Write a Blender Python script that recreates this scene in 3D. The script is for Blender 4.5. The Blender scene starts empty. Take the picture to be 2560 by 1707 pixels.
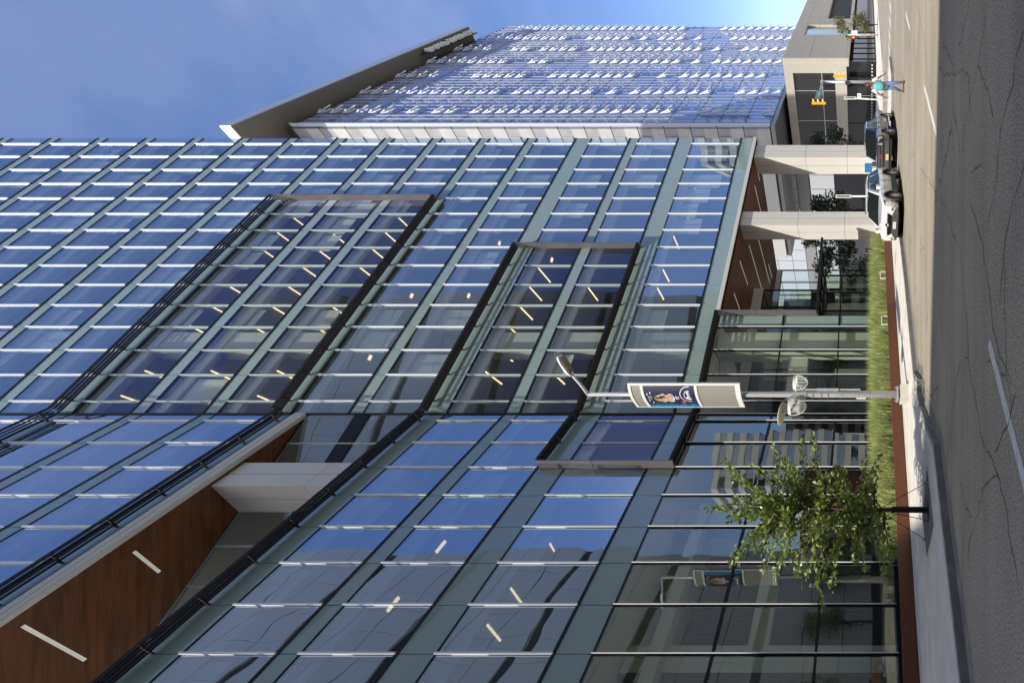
import bpy, bmesh, math, random
from mathutils import Vector, Matrix
random.seed(7)
C = bpy.context.scene.collection
SC = bpy.context.scene
R_ = math.radians
# ------------------------------------------------------------------ helpers
def V(*a): return Vector(a)
def azv(a): return Vector((math.sin(R_(a)), math.cos(R_(a)), 0.0))
CAMH, FPX, HZ = 1.65, 1200.0, 2168.0
def at(x, y, Y):                 # photo pixel + depth -> point
    t = (1707 - y - 853.5) / FPX
    return V(t * Y, Y, CAMH + (HZ - x) / FPX * Y)
def gp(x, y, z=0.0):             # photo pixel on a level plane
    D = (CAMH - z) * FPX / (x - HZ)
    return V((1707 - y - 853.5) / FPX * D, D, z)
def pix(p):
    Y = max(p[1], 0.1)
    return (HZ - (p[2] - CAMH) / Y * FPX, 1707 - 853.5 - p[0] / Y * FPX)
def parea(pts):
    q = [pix(p) for p in pts]
    q = [(min(max(a, 0), 2560), min(max(b, 0), 1707)) for a, b in q]
    s = 0
    for i in range(len(q)):
        a, b = q[i], q[(i + 1) % len(q)]
        s += a[0] * b[1] - a[1] * b[0]
    return abs(s) / 2
class MB:
    def __init__(s): s.v = []; s.f = []; s.m = []
    def poly(s, pts, mi=0):
        n = len(s.v); s.v += [tuple(p) for p in pts]; s.f.append(tuple(range(n, n + len(pts)))); s.m.append(mi)
    def hexa(s, b, t, mi=0):     # bottom quad, top quad
        n = len(s.v); s.v += [tuple(p) for p in b] + [tuple(p) for p in t]; k = len(b)
        s.f.append(tuple(n + i for i in reversed(range(k)))); s.f.append(tuple(n + k + i for i in range(k)))
        s.m += [mi, mi]
        for i in range(k):
            j = (i + 1) % k; s.f.append((n + i, n + j, n + k + j, n + k + i)); s.m.append(mi)
    def box(s, x0, x1, y0, y1, z0, z1, mi=0):
        s.hexa([(x0, y0, z0), (x1, y0, z0), (x1, y1, z0), (x0, y1, z0)], [(x0, y0, z1), (x1, y0, z1), (x1, y1, z1), (x0, y1, z1)], mi)
    def fbox(s, F, s0, s1, d0, d1, z0, z1, mi=0):
        s.hexa([F(s0, d0, z0), F(s1, d0, z0), F(s1, d1, z0), F(s0, d1, z0)], [F(s0, d0, z1), F(s1, d0, z1), F(s1, d1, z1), F(s0, d1, z1)], mi)
    def prism(s, pts, z0, z1, mi=0):
        s.hexa([(p[0], p[1], z0) for p in pts], [(p[0], p[1], z1) for p in pts], mi)
    def tube(s, pts, radii, n=8, cap=True, mi=0):
        rings = []
        pts = [Vector(p) for p in pts]
        if not hasattr(radii, '__len__'): radii = [radii] * len(pts)
        up = None
        for i, p in enumerate(pts):
            d = (pts[min(i + 1, len(pts) - 1)] - pts[max(i - 1, 0)])
            d = d.normalized() if d.length > 1e-9 else V(0, 0, 1)
            a = V(0, 0, 1) if abs(d.z) < .95 else V(1, 0, 0)
            if up is not None: a = up
            e1 = (a - d * a.dot(d))
            if e1.length < 1e-6: e1 = d.orthogonal()
            e1.normalize(); up = e1; e2 = d.cross(e1)
            base = len(s.v)
            for k in range(n):
                th = 2 * math.pi * k / n
                s.v.append(tuple(p + (e1 * math.cos(th) + e2 * math.sin(th)) * radii[i]))
            rings.append(base)
        for a, b in zip(rings, rings[1:]):
            for k in range(n):
                s.f.append((a + k, a + (k + 1) % n, b + (k + 1) % n, b + k)); s.m.append(mi)
        if cap:
            s.f.append(tuple(reversed(range(rings[0], rings[0] + n)))); s.m.append(mi)
            s.f.append(tuple(range(rings[-1], rings[-1] + n))); s.m.append(mi)
    def grid(s, rows, mi=0, closed=False):
        n = len(s.v); w = len(rows[0])
        for r in rows: s.v += [tuple(p) for p in r]
        for i in range(len(rows) - 1):
            for j in range(w if closed else w - 1):
                k = (j + 1) % w
                s.f.append((n + i * w + j, n + i * w + k, n + (i + 1) * w + k, n + (i + 1) * w + j)); s.m.append(mi)
    def lathe(s, prof, c=(0, 0, 0), axis='z', n=20, mi=0):
        rows = []
        for r, h in prof:
            row = []
            for k in range(n):
                th = 2 * math.pi * k / n; a, b = r * math.cos(th), r * math.sin(th)
                q = {'z': (a, b, h), 'y': (a, h, b), 'x': (h, a, b)}[axis]
                row.append((c[0] + q[0], c[1] + q[1], c[2] + q[2]))
            rows.append(row)
        s.grid(rows, mi, True)
    def build(s, name, mats, parent=None, smooth=False, M=None):
        me = bpy.data.meshes.new(name)
        v = s.v if M is None else [tuple(M @ Vector(p)) for p in s.v]
        me.from_pydata(v, [], s.f); 
        if not isinstance(mats, (list, tuple)): mats = [mats]
        for m in mats: me.materials.append(m)
        if len(mats) > 1: me.polygons.foreach_set('material_index', s.m)
        if smooth: me.polygons.foreach_set('use_smooth', [True] * len(s.f))
        me.update()
        o = bpy.data.objects.new(name, me); C.objects.link(o)
        if parent is not None:
            o.parent = parent
            if parent.get('_w'): o.matrix_parent_inverse = Matrix.Translation(-parent.location)
        return o
def fixn(o):
    bm = bmesh.new(); bm.from_mesh(o.data); bmesh.ops.recalc_face_normals(bm, faces=bm.faces); bm.to_mesh(o.data); bm.free(); return o
def tag(o, label=None, cat=None, group=None, kind=None):
    if label: o['label'] = label
    if cat: o['category'] = cat
    if group: o['group'] = group
    if kind: o['kind'] = kind
    return o
def thing(name, label, cat, loc=(0, 0, 0), group=None, world=True, rz=0):
    """Empty at the base. world=True: parts are given in world coordinates."""
    o = bpy.data.objects.new(name, None); C.objects.link(o); o.location = loc; o.rotation_euler = (0, 0, rz)
    o.empty_display_size = .3
    if world: o['_w'] = 1
    return tag(o, label, cat, group)
def copy_tree(o, parent=None):
    c = o.copy(); C.objects.link(c)
    if parent is not None: c.parent = parent; c.matrix_parent_inverse = o.matrix_parent_inverse.copy()
    for ch in list(o.children): copy_tree(ch, c)
    return c
# ------------------------------------------------------------------ materials
def nodes(name):
    m = bpy.data.materials.new(name); m.use_nodes = True; nt = m.node_tree; nt.nodes.clear()
    out = nt.nodes.new('ShaderNodeOutputMaterial'); return m, nt, out
def N(nt, t, **k):
    n = nt.nodes.new(t)
    for a, b in k.items():
        if a.startswith('i_'): n.inputs[a[2:].replace('_', ' ')].default_value = b
        else: setattr(n, a, b)
    return n
def mat(name, col, rough=.6, metal=0, spec=.5, var=0.0, vscale=3.0, bump=0.0, bscale=20.0, coat=0.0, emit=None, es=1.0, stretch=None):
    m, nt, out = nodes(name); L = nt.links.new
    p = N(nt, 'ShaderNodeBsdfPrincipled'); L(p.outputs[0], out.inputs[0])
    p.inputs['Base Color'].default_value = (*col, 1); p.inputs['Roughness'].default_value = rough
    p.inputs['Metallic'].default_value = metal; p.inputs['Specular IOR Level'].default_value = spec
    p.inputs['Coat Weight'].default_value = coat; p.inputs['Coat Roughness'].default_value = .03
    if emit: p.inputs['Emission Color'].default_value = (*emit, 1); p.inputs['Emission Strength'].default_value = es
    if var or bump:
        tc = N(nt, 'ShaderNodeTexCoord'); src = tc.outputs['Object']
        if stretch:
            mp = N(nt, 'ShaderNodeMapping'); mp.inputs['Scale'].default_value = stretch; L(src, mp.inputs[0]); src = mp.outputs[0]
    if var:
        no = N(nt, 'ShaderNodeTexNoise'); no.inputs['Scale'].default_value = vscale; no.inputs['Detail'].default_value = 6; no.inputs['Roughness'].default_value = .65
        L(src, no.inputs['Vector'])
        cr = N(nt, 'ShaderNodeValToRGB'); e = cr.color_ramp.elements
        e[0].position = .3; e[1].position = .7
        e[0].color = (*[max(0, c * (1 - var)) for c in col], 1); e[1].color = (*[min(1, c * (1 + var)) for c in col], 1)
        L(no.outputs['Fac'], cr.inputs[0]); L(cr.outputs[0], p.inputs['Base Color'])
    if bump:
        n2 = N(nt, 'ShaderNodeTexNoise'); n2.inputs['Scale'].default_value = bscale; n2.inputs['Detail'].default_value = 4; L(src, n2.inputs['Vector'])
        b = N(nt, 'ShaderNodeBump'); b.inputs['Strength'].default_value = bump; b.inputs['Distance'].default_value = .02
        L(n2.outputs['Fac'], b.inputs['Height']); L(b.outputs[0], p.inputs['Normal'])
    return m
def glass(name, tint, refl, rcol=(1, 1, 1), wav=.05, wsc=.5, body=None, bodyfac=0.0, rough=0.0):
    """Architectural coated glass: tinted see-through pane + mirror coat (stronger at grazing)."""
    m, nt, out = nodes(name); L = nt.links.new
    tr = N(nt, 'ShaderNodeBsdfTransparent'); tr.inputs[0].default_value = (*tint, 1)
    base = tr.outputs[0]
    if body:
        df = N(nt, 'ShaderNodeBsdfDiffuse'); df.inputs[0].default_value = (*body, 1)
        mx0 = N(nt, 'ShaderNodeMixShader'); mx0.inputs[0].default_value = bodyfac
        L(tr.outputs[0], mx0.inputs[1]); L(df.outputs[0], mx0.inputs[2]); base = mx0.outputs[0]
    gl = N(nt, 'ShaderNodeBsdfGlossy'); gl.inputs['Color'].default_value = (*rcol, 1); gl.inputs['Roughness'].default_value = rough
    geo = N(nt, 'ShaderNodeNewGeometry'); dt = N(nt, 'ShaderNodeVectorMath', operation='DOT_PRODUCT'); L(geo.outputs['Normal'], dt.inputs[0]); L(geo.outputs['Incoming'], dt.inputs[1])
    ab_ = N(nt, 'ShaderNodeMath', operation='ABSOLUTE'); L(dt.outputs['Value'], ab_.inputs[0])
    om = N(nt, 'ShaderNodeMath', operation='SUBTRACT', use_clamp=True); om.inputs[0].default_value = 1; L(ab_.outputs[0], om.inputs[1])
    pw_ = N(nt, 'ShaderNodeMath', operation='POWER'); pw_.inputs[1].default_value = 4; L(om.outputs[0], pw_.inputs[0])
    ad = N(nt, 'ShaderNodeMath', operation='ADD', use_clamp=True); ad.inputs[1].default_value = refl; L(pw_.outputs[0], ad.inputs[0])
    mx = N(nt, 'ShaderNodeMixShader'); L(ad.outputs[0], mx.inputs[0]); L(base, mx.inputs[1]); L(gl.outputs[0], mx.inputs[2])
    L(mx.outputs[0], out.inputs[0])
    if wav:
        tc = N(nt, 'ShaderNodeTexCoord'); no = N(nt, 'ShaderNodeTexNoise'); no.inputs['Scale'].default_value = wsc; no.inputs['Detail'].default_value = 1.5
        oi = N(nt, 'ShaderNodeObjectInfo'); cx = N(nt, 'ShaderNodeCombineXYZ'); L(oi.outputs['Random'], cx.inputs[0]); L(geo.outputs['Random Per Island'], cx.inputs[1])
        wn = N(nt, 'ShaderNodeTexWhiteNoise'); L(cx.outputs[0], wn.inputs['Vector'])
        so_ = N(nt, 'ShaderNodeVectorMath', operation='SCALE'); so_.inputs['Scale'].default_value = 30; L(wn.outputs['Color'], so_.inputs[0])
        va = N(nt, 'ShaderNodeVectorMath', operation='ADD'); L(tc.outputs['Object'], va.inputs[0]); L(so_.outputs[0], va.inputs[1]); L(va.outputs[0], no.inputs['Vector'])
        b = N(nt, 'ShaderNodeBump'); b.inputs['Strength'].default_value = wav; b.inputs['Distance'].default_value = .25
        L(no.outputs['Fac'], b.inputs['Height'])
        su = N(nt, 'ShaderNodeVectorMath', operation='SUBTRACT'); su.inputs[1].default_value = (.5, .5, .5); L(wn.outputs['Color'], su.inputs[0])
        s2 = N(nt, 'ShaderNodeVectorMath', operation='SCALE'); s2.inputs['Scale'].default_value = .012; L(su.outputs[0], s2.inputs[0])
        v2 = N(nt, 'ShaderNodeVectorMath', operation='ADD'); L(b.outputs[0], v2.inputs[0]); L(s2.outputs[0], v2.inputs[1])
        nz = N(nt, 'ShaderNodeVectorMath', operation='NORMALIZE'); L(v2.outputs[0], nz.inputs[0]); L(nz.outputs[0], gl.inputs['Normal'])
    return m
def leafmat(name, c1, c2, trans=.25):
    m, nt, out = nodes(name); L = nt.links.new
    geo = N(nt, 'ShaderNodeNewGeometry'); cr = N(nt, 'ShaderNodeValToRGB')
    cr.color_ramp.elements[0].color = (*c1, 1); cr.color_ramp.elements[1].color = (*c2, 1)
    L(geo.outputs['Random Per Island'], cr.inputs[0])
    p = N(nt, 'ShaderNodeBsdfPrincipled'); p.inputs['Roughness'].default_value = .33; L(cr.outputs[0], p.inputs['Base Color'])
    t = N(nt, 'ShaderNodeBsdfTranslucent'); L(cr.outputs[0], t.inputs[0])
    mx = N(nt, 'ShaderNodeMixShader'); mx.inputs[0].default_value = trans
    L(p.outputs[0], mx.inputs[1]); L(t.outputs[0], mx.inputs[2]); L(mx.outputs[0], out.inputs[0]); return m
def ribbed(name, col, axis_scale, rough=.5, dark=.5):
    """fine perforated / ribbed metal seen as thin stripes"""
    m, nt, out = nodes(name); L = nt.links.new
    p = N(nt, 'ShaderNodeBsdfPrincipled'); p.inputs['Roughness'].default_value = rough; p.inputs['Metallic'].default_value = .3
    tc = N(nt, 'ShaderNodeTexCoord'); mp = N(nt, 'ShaderNodeMapping'); mp.inputs['Scale'].default_value = axis_scale
    w = N(nt, 'ShaderNodeTexWave'); w.inputs['Scale'].default_value = 1
    L(tc.outputs['Object'], mp.inputs[0]); L(mp.outputs[0], w.inputs[0])
    cr = N(nt, 'ShaderNodeValToRGB'); cr.color_ramp.elements[0].color = (*[c * dark for c in col], 1); cr.color_ramp.elements[1].color = (*col, 1)
    L(w.outputs['Fac'], cr.inputs[0]); L(cr.outputs[0], p.inputs['Base Color']); L(p.outputs[0], out.inputs[0]); return m

M = {}
M['white_metal'] = mat('white_metal', (.78, .79, .8), .3, .0, .5)
M['fin'] = mat('fin_white', (.75, .77, .79), .25, 0, .6)
M['fin_pale'] = mat('fin_pale', (.5, .58, .52), .35)
M['bronze'] = mat('dark_bronze', (.013, .011, .01), .6, 0, .2)
M['mull'] = mat('dark_mullion', (.018, .02, .024), .4, .3, .3)
M['reveal'] = mat('zinc_panel', (.2, .185, .19), .32, .5, .5, var=.12, vscale=.7)
M['pearl'] = mat('pearl_panel', (.68, .655, .61), .42, 0, .4, var=.03, vscale=.6)
M['joint'] = mat('panel_joint', (.12, .12, .11), .8)
M['trim'] = mat('pale_trim', (.62, .62, .6), .4)
M['wood'] = mat('wood_soffit', (.135, .052, .019), .5, 0, .3, var=.45, vscale=1.2, stretch=(.35, 5, 5))
M['vision'] = glass('vision_glass', (.87, .95, .96), .4, (.56, .67, .81), wav=.035, wsc=.3, body=(.48, .56, .58), bodyfac=.09)
M['visionbay'] = glass('clear_bay_glass', (.9, .96, .92), .22, (.3, .33, .56), wav=.03, wsc=.35)
M['visionL'] = glass('vision_glass_side', (.66, .78, .82), .54, (.63, .73, .86), wav=.05, wsc=.45, body=(.48, .56, .58), bodyfac=.1)
M['lobbyL'] = glass('lobby_glass_side', (.8, .86, .76), .2, (.85, .9, .9), wav=.018, wsc=.5)
M['lobby'] = glass('lobby_glass', (.82, .88, .8), .12, (.8, .85, .85), wav=.018, wsc=.5)
M['spandrel'] = glass('spandrel_glass', (1, 1, 1), .13, (.5, .6, .8), wav=.03, wsc=.3, body=(.3, .39, .36), bodyfac=1.0)
M['ceil'] = mat('office_ceiling', (.8, .8, .79), .8)
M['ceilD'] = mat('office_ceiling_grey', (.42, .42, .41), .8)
M['inwall'] = mat('office_inner_wall', (.17, .17, .17), .9, var=.4, vscale=.4)
M['inwhite'] = mat('white_interior_wall', (.7, .7, .64), .8)
M['blind'] = mat('roller_blind', (.8, .81, .77), .8)
M['terra'] = mat('terracotta_wall', (.3, .09, .04), .8)
M['lamp'] = mat('warm_light_strip', (.9, .8, .6), .5, emit=(1, .72, .4), es=1.35)
M['lampc'] = mat('pale_light_strip', (.8, .8, .75), .5, emit=(1, .96, .85), es=.12)
M['concrete'] = mat('sidewalk_concrete', (.62, .59, .535), .85, var=.14, vscale=1.3, bump=.15, bscale=60)
M['kerb'] = mat('kerb_stone', (.3, .285, .26), .85, var=.22, vscale=2.5, bump=.3, bscale=30)
M['granite'] = mat('red_granite', (.17, .062, .03), .38, 0, .4, var=.25, vscale=14, bump=.05)
M['soil'] = mat('planter_soil', (.06, .045, .03), .95, var=.4, vscale=6)
M['black'] = mat('black_rubber', (.02, .02, .02), .7)
M['tyre'] = mat('tyre_rubber', (.032, .03, .028), .8, var=.2, vscale=9)
M['alloy'] = mat('alloy_wheel', (.55, .55, .56), .28, .85)
M['chrome'] = mat('chrome', (.75, .75, .76), .12, 1)
M['plastic'] = mat('grey_plastic', (.06, .062, .065), .55)
M['carglass'] = mat('car_glass', (.01, .013, .013), .12, 0, .12)
M['fin_grey'] = mat('fin_grey', (.46, .48, .54), .4)
M['yellow'] = mat('signal_yellow', (.78, .42, .02), .4)
M['galv'] = mat('galvanised_steel', (.5, .51, .52), .42, .35, var=.08, vscale=4)
M['green_sign'] = mat('green_sign', (.0, .17, .12), .4)
M['white_paint'] = mat('white_paint', (.78, .78, .76), .5)
M['roadpaint'] = mat('road_paint', (.58, .57, .53), .75, var=.2, vscale=9)
M['bark'] = mat('bark', (.09, .065, .045), .9, var=.3, vscale=10)
SKYS, SUNE, EXPO = .15, 3.25, .75
# ------------------------------------------------------------------ the glass office tower
rd, ld, ed = azv(56.42), azv(32.8), azv(-46.5)
rn, ln = V(rd.y, -rd.x, 0), V(ld.y, -ld.x, 0)
CR = V(16.49, 39.0, 0); SK = 24.43
KK = CR - rd * SK
def RP(s, d, z): p = CR - rd * s + rn * d; return V(p.x, p.y, z)
def LP(s, d, z): p = KK - ld * s + ln * d; return V(p.x, p.y, z)
ZS = [11.88, 17.0, 20.9, 25.3, 29.2, 33.05, 36.93, 40.81, 44.69, 48.57, 52.45, 56.33, 60.21, 64.09, 67.97, 71.85, 75.73, 79.6]
SP = [1.0, 1.27, .74, 1.27] + [.74] * 20
tower = thing('office_building', 'blue glass office building with black louvre rails, white columns and brown soffits', 'building', (10, 45, 0))
RE = [0.0] + [.78 + 1.635 * k for k in range(15)] + [SK]
LE = [0.0] + [.545 + 1.591 * k for k in range(10)]
wins, fins = [], []       # (area, quad, mat)
rng = random.Random(3)
def in_bay_R(s, z):
    return (33.0 < z < 44.6 and s > 7.3) or (17.0 <= z < 25.2 and s > 12.2)
span = {}
def facade(F, edges, j, smin, smax, key):
    zb, zt = ZS[j], ZS[j + 1] - SP[j + 1]
    for a, b in zip(edges, edges[1:]):
        if b <= smin + .01 or a >= smax - .01: continue
        a, b = max(a, smin), min(b, smax); mid = (a + b) / 2
        bay = key == 'R' and in_bay_R(mid, zb + .1)
        q = [F(a + .025, 0, zb + .06), F(b - .025, 0, zb + .06), F(b - .025, 0, zt - .03), F(a + .025, 0, zt - .03)]
        bay = bay or (key == 'L' and b < 3.8 and 10 < zb < 13)
        wins.append((parea(q), q, 'visionbay' if bay else 'vision' if key == 'R' else 'visionL', F, b, zb, zt, bay, key))
def spandrels(F, edges, z0, z1, smin, smax, mb, j, trans):
    for a, b in zip(edges, edges[1:]):
        if b <= smin + .01 or a >= smax - .01: continue
        a, b = max(a, smin), min(b, smax)
        mb.fbox(F, a + .012, b - .012, -.09, .0 + .004, z0 + .03, z1 - .05)
    trans.fbox(F, smin, smax, -.12, .035, z1 - .05, z1 + .06)
    trans.fbox(F, smin, smax, -.12, .02, z0 - .03, z0 + .03)
trR, trL = MB(), MB()
for j in range(len(ZS) - 1):
    mb = MB(); spandrels(RP, RE, ZS[j] - SP[j], ZS[j], 0, SK, mb, j, trR); mb.build('spandrel', M['spandrel'], tower)
    facade(RP, RE, j, 0, SK, 'R')
mb = MB(); spandrels(RP, RE, ZS[-1] - SP[0], ZS[-1], 0, SK, mb, 0, trR); mb.build('spandrel', M['spandrel'], tower)
LMAX = LE[-1]
trL2 = MB()
for j in range(11):
    if j in (3, 4): continue
    mb = MB(); spandrels(LP, LE, ZS[j] - (1.27 if j == 0 else 1.1 if j == 5 else SP[j]), ZS[j], 0, LMAX, mb, j, trL if j < 4 else trL2); mb.build('spandrel', M['spandrel'], tower)
    facade(LP, LE, j, 0, LMAX, 'L')
mb = MB(); spandrels(LP, LE, ZS[3] - SP[3], ZS[3], 0, LMAX, mb, 3, trL); mb.build('spandrel', M['spandrel'], tower)
mb = MB(); spandrels(LP, LE, ZS[11] - SP[11], ZS[11], 0, LMAX, mb, 11, trL2); mb.build('spandrel', M['spandrel'], tower)
# terrace back wall: the street facade carries on behind the wedge
TE = [SK + 1.635 * k for k in range(9)]
for a, b in zip(TE, TE[1:]):
    q = [RP(a + .03, 0, 26.0), RP(b - .03, 0, 26.0), RP(b - .03, 0, 31.35), RP(a + .03, 0, 31.35)]
    wins.append((parea(q) * .5, q, 'vision', RP, b, 26.0, 31.35, True, 'T'))
trR.fbox(RP, SK, TE[-1], -.1, .04, 28.0, 28.8)
# ---- windows: the hundred largest as parts with their own fin, the rest as one part each
wins.sort(key=lambda w: -w[0])
rest = {}
finrest = MB(); finrest2 = MB()
def fin_mb(mb, F, s, zb, zt, bay, key):
    if bay: mb.fbox(F, s - .035, s + .035, -.16, .05, zb + .06, zt - .03)
    elif key == 'L': mb.fbox(F, s - .03, s + .03, .006, .1, zb + .02, zt + .02)
    else: mb.fbox(F, s - .035, s + .035, .006, .1, zb + .02, zt + .02)
nw = 0
for w in wins:
    area, q, mk, F, s, zb, zt, bay, key = w
    last = (key == 'R' and s > SK - .05) 
    if nw < 100 and area > 5:
        mb = MB(); mb.poly(q); o = mb.build('window', M[mk], tower); nw += 1
        if not last:
            f = MB(); fin_mb(f, F, s, zb, zt, bay, key); f.build('fin', M['fin_pale' if bay else 'fin'], o)
    else:
        rest.setdefault(mk, MB()).poly(q)
        if not last: fin_mb(finrest2 if bay else finrest, F, s, zb, zt, bay, key)
rb = MB(); mats_ = []
for i, (k, b) in enumerate(rest.items()):
    mats_.append(M[k])
    for f in b.f: rb.poly([b.v[x] for x in f], i)
tag(rb.build('window', mats_, tower), kind='stuff')
tag(finrest.build('fin', M['fin'], tower), kind='stuff')
if finrest2.f: tag(finrest2.build('bay_mullion', M['fin_pale'], tower), kind='stuff')
# ---- louvre rails (sunshades) and end panels of the framed bays
def rail(F, s0, s1, z, marks):
    mb = MB()
    for k in range(4):
        d = .13 + .125 * k; w = .035 if k < 3 else .05
        mb.fbox(F, s0, s1, d, d + w, z - .06, z + .06 + (.05 if k == 3 else 0))
    for s in marks:
        if s0 - .01 <= s <= s1 + .01: mb.fbox(F, s - .02, s + .02, .0, .57, z - .09, z + .03)
    return mb.build('sunshade_rail', M['bronze'], tower)
mR = RE[1:-1]; mL = LE[1:]
K2 = .12
rail(RP, 7.5, SK - K2, 44.42, mR); rail(RP, 7.5, SK - K2, 32.76, mR)
rail(RP, 12.3, SK - K2, 25.0, mR); rail(RP, 12.3, SK - K2, 16.82, mR)
rail(RP, 17.9, SK - K2, 10.66, mR)
rail(LP, K2, LMAX, 44.42, mL); rail(LP, K2, LMAX, 32.42, mL); rail(LP, K2, LMAX, 25.0, mL)
rail(LP, K2, 3.7, 16.82, mL); rail(LP, K2, 3.7, 10.66, mL)
def endpanel(F, s, z0, z1):
    mb = MB(); zm = (z0 + z1) / 2 + .6
    mb.fbox(F, s - .05, s + .02, .01, .52, z0 - .06, zm - .012); mb.fbox(F, s - .05, s + .02, .01, .52, zm + .012, z1 + .08)
    mb.build('end_panel', M['reveal'], tower)
endpanel(RP, 7.5, 32.75, 44.4); endpanel(RP, 12.3, 16.8, 25.0); endpanel(RP, 17.9, 4.75, 10.7)
endpanel(LP, 3.76, 10.66, 16.8); endpanel(LP, LMAX, 33, 44.7)
endpanel(LP, 9.6, 44.9, 53.0)
# ---- lobby glass (below the framed bays)
lob = MB()
def lobby(F, edges, smin, smax, mat_, zb):
    for a, b in zip(edges, edges[1:]):
        if b <= smin + .01 or a >= smax - .01: continue
        a, b = max(a, smin), min(b, smax)
        for z0, z1 in ((zb, 3.3), (3.36, 6.66), (6.74, 10.6)):
            if F is RP and a < 18.5:
                m_ = MB(); m_.fbox(F, a + .02, b - .02, -.08, .0, z0 + .03, z1 - .03); m_.build('lobby_panel', M['spandrel'], tower)
            else:
                m_ = MB(); m_.poly([F(a + .03, 0, z0 + .03), F(b - .03, 0, z0 + .03), F(b - .03, 0, z1 - .03), F(a + .03, 0, z1 - .03)]); m_.build('lobby_window', M[mat_], tower)
        lob.fbox(F, b - .03, b + .03, -.14, .07, zb, 10.62)
        fl.fbox(F, b - .012, b + .012, .072, .12, zb, 10.62)
    for z in (3.33, 6.7): lob.fbox(F, smin, smax, -.12, .05, z - .04, z + .04)
    lob.fbox(F, smin, smax, -.12, .09, zb - .12, zb + .03)
fl = MB()
lobby(RP, RE, 17.92, SK, 'lobby', .62); lobby(LP, LE, 0, LMAX, 'lobbyL', .62)
lob.fbox(RP, 17.92, SK, -.1, .03, 10.6, 10.86)
lob.build('lobby_mullion', M['mull'], tower); fl.build('mullion_cap', M['white_metal'], tower)
trR.fbox(RP, SK - .05, SK + .05, -.1, .06, 10.6, 79)
trR.build('transom', M['mull'], tower); trL.build('transom', M['mull'], tower); trL2.build('transom', M['mull'], tower)
# sill course under the left glass
sl = MB(); sl.fbox(LP, -.2, LMAX, .02, .3, .28, .5); sl.build('sill', mat('sill_metal', (.13, .14, .16), .3, .7, var=.5, vscale=5), tower)
# ---- soffits, fascias
EC = CR + ed * 12.9
sof = MB(); b_ = RP(17.95, -12, 0)
sof.prism([CR + rn * -.02 - rd * .02, RP(17.9, -.02, 0), RP(19.5, -10, 0), V(3.0, 46, 0), EC], 10.62, 10.85)
sof = sof.build('soffit', M['wood'], tower)
def strip(a, b, w, z, par, m='lampc'):
    a, b = V(a[0], a[1], 0), V(b[0], b[1], 0); n = (b - a).normalized(); n = V(-n.y, n.x, 0) * w / 2
    mb = MB(); mb.prism([a - n, b - n, b + n, a + n], z - .02, z + .03); return mb.build('light_strip', M[m], par)
for a, b in (((7.28, 36.45), (4.43, 40.8)), ((8.54, 39.36), (5.33, 44.2)), ((5.65, 33.8), (4.26, 36)), ((3.23, 32.3), (2.2, 33.8)), ((12.4, 38.2), (10.6, 40.9)), ((7.0, 43.6), (6.0, 45.2)), ((14.1, 38.9), (13.4, 40.0))):
    strip(a, b, .07, 10.615, sof)
fa = MB(); fa.fbox(RP, -.05, 17.9, -.3, .1, 10.62, 10.87); 
e2 = V(-ed.y, ed.x, 0)
fa.build('fascia', M['trim'], tower)
ts = MB(); ts.prism([LP(.1, -.1, 0), LP(LMAX, -.1, 0), RP(37.5, .05, 0), RP(SK + .1, .02, 0)], 31.4, 31.6)
ts = ts.build('soffit', M['wood'], tower)
strip((-8.51, 19.47), (-9.68, 20.17), .1, 31.395, ts); strip((-10.0, 16.9), (-12.1, 18.25), .1, 31.395, ts)
fb = MB()
prof = [(-.1, 31.38), (.08, 31.38), (.12, 31.43), (.12, 31.6), (.15, 31.63), (.17, 31.76), (.14, 31.9), (.06, 32.0), (-.1, 32.02)]
rows = [[LP(s, d, z) for d, z in prof] for s in (.03, LMAX)]
fb.grid(rows); fb = fixn(fb.build('fascia', M['trim'], tower))
# ---- columns
def column(F, s0, s1, d0, d1, z0, z1, joints):
    mb = MB(); zz = [z0] + joints + [z1]
    for a, b in zip(zz, zz[1:]): mb.fbox(F, s0, s1, d0, d1, a + .012, b - .012)
    mb.fbox(F, s0 + .02, s1 - .02, d0 + .02, d1 - .02, z0, z1, 1)
    sm = (s0 + s1) / 2; mb.fbox(F, sm - .01, sm + .01, d1 - .004, d1 + .003, z0 + .05, z1 - .05, 1)
    mb.fbox(F, s1 - .004, s1 + .003, (d0 + d1) / 2 - .01, (d0 + d1) / 2 + .01, z0 + .05, z1 - .05, 1)
    mb.build('column', [M['pearl'], M['joint']], tower)
column(RP, .62, 2.22, -1.75, -.2, 0, 10.62, [3.25, 6.55])
column(RP, 8.49, 9.85, -1.6, -.2, 0, 10.62, [3.25, 6.55])
column(LP, 3.2, 4.6, -2.05, -.22, 25.0, 31.4, [27.2])
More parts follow.
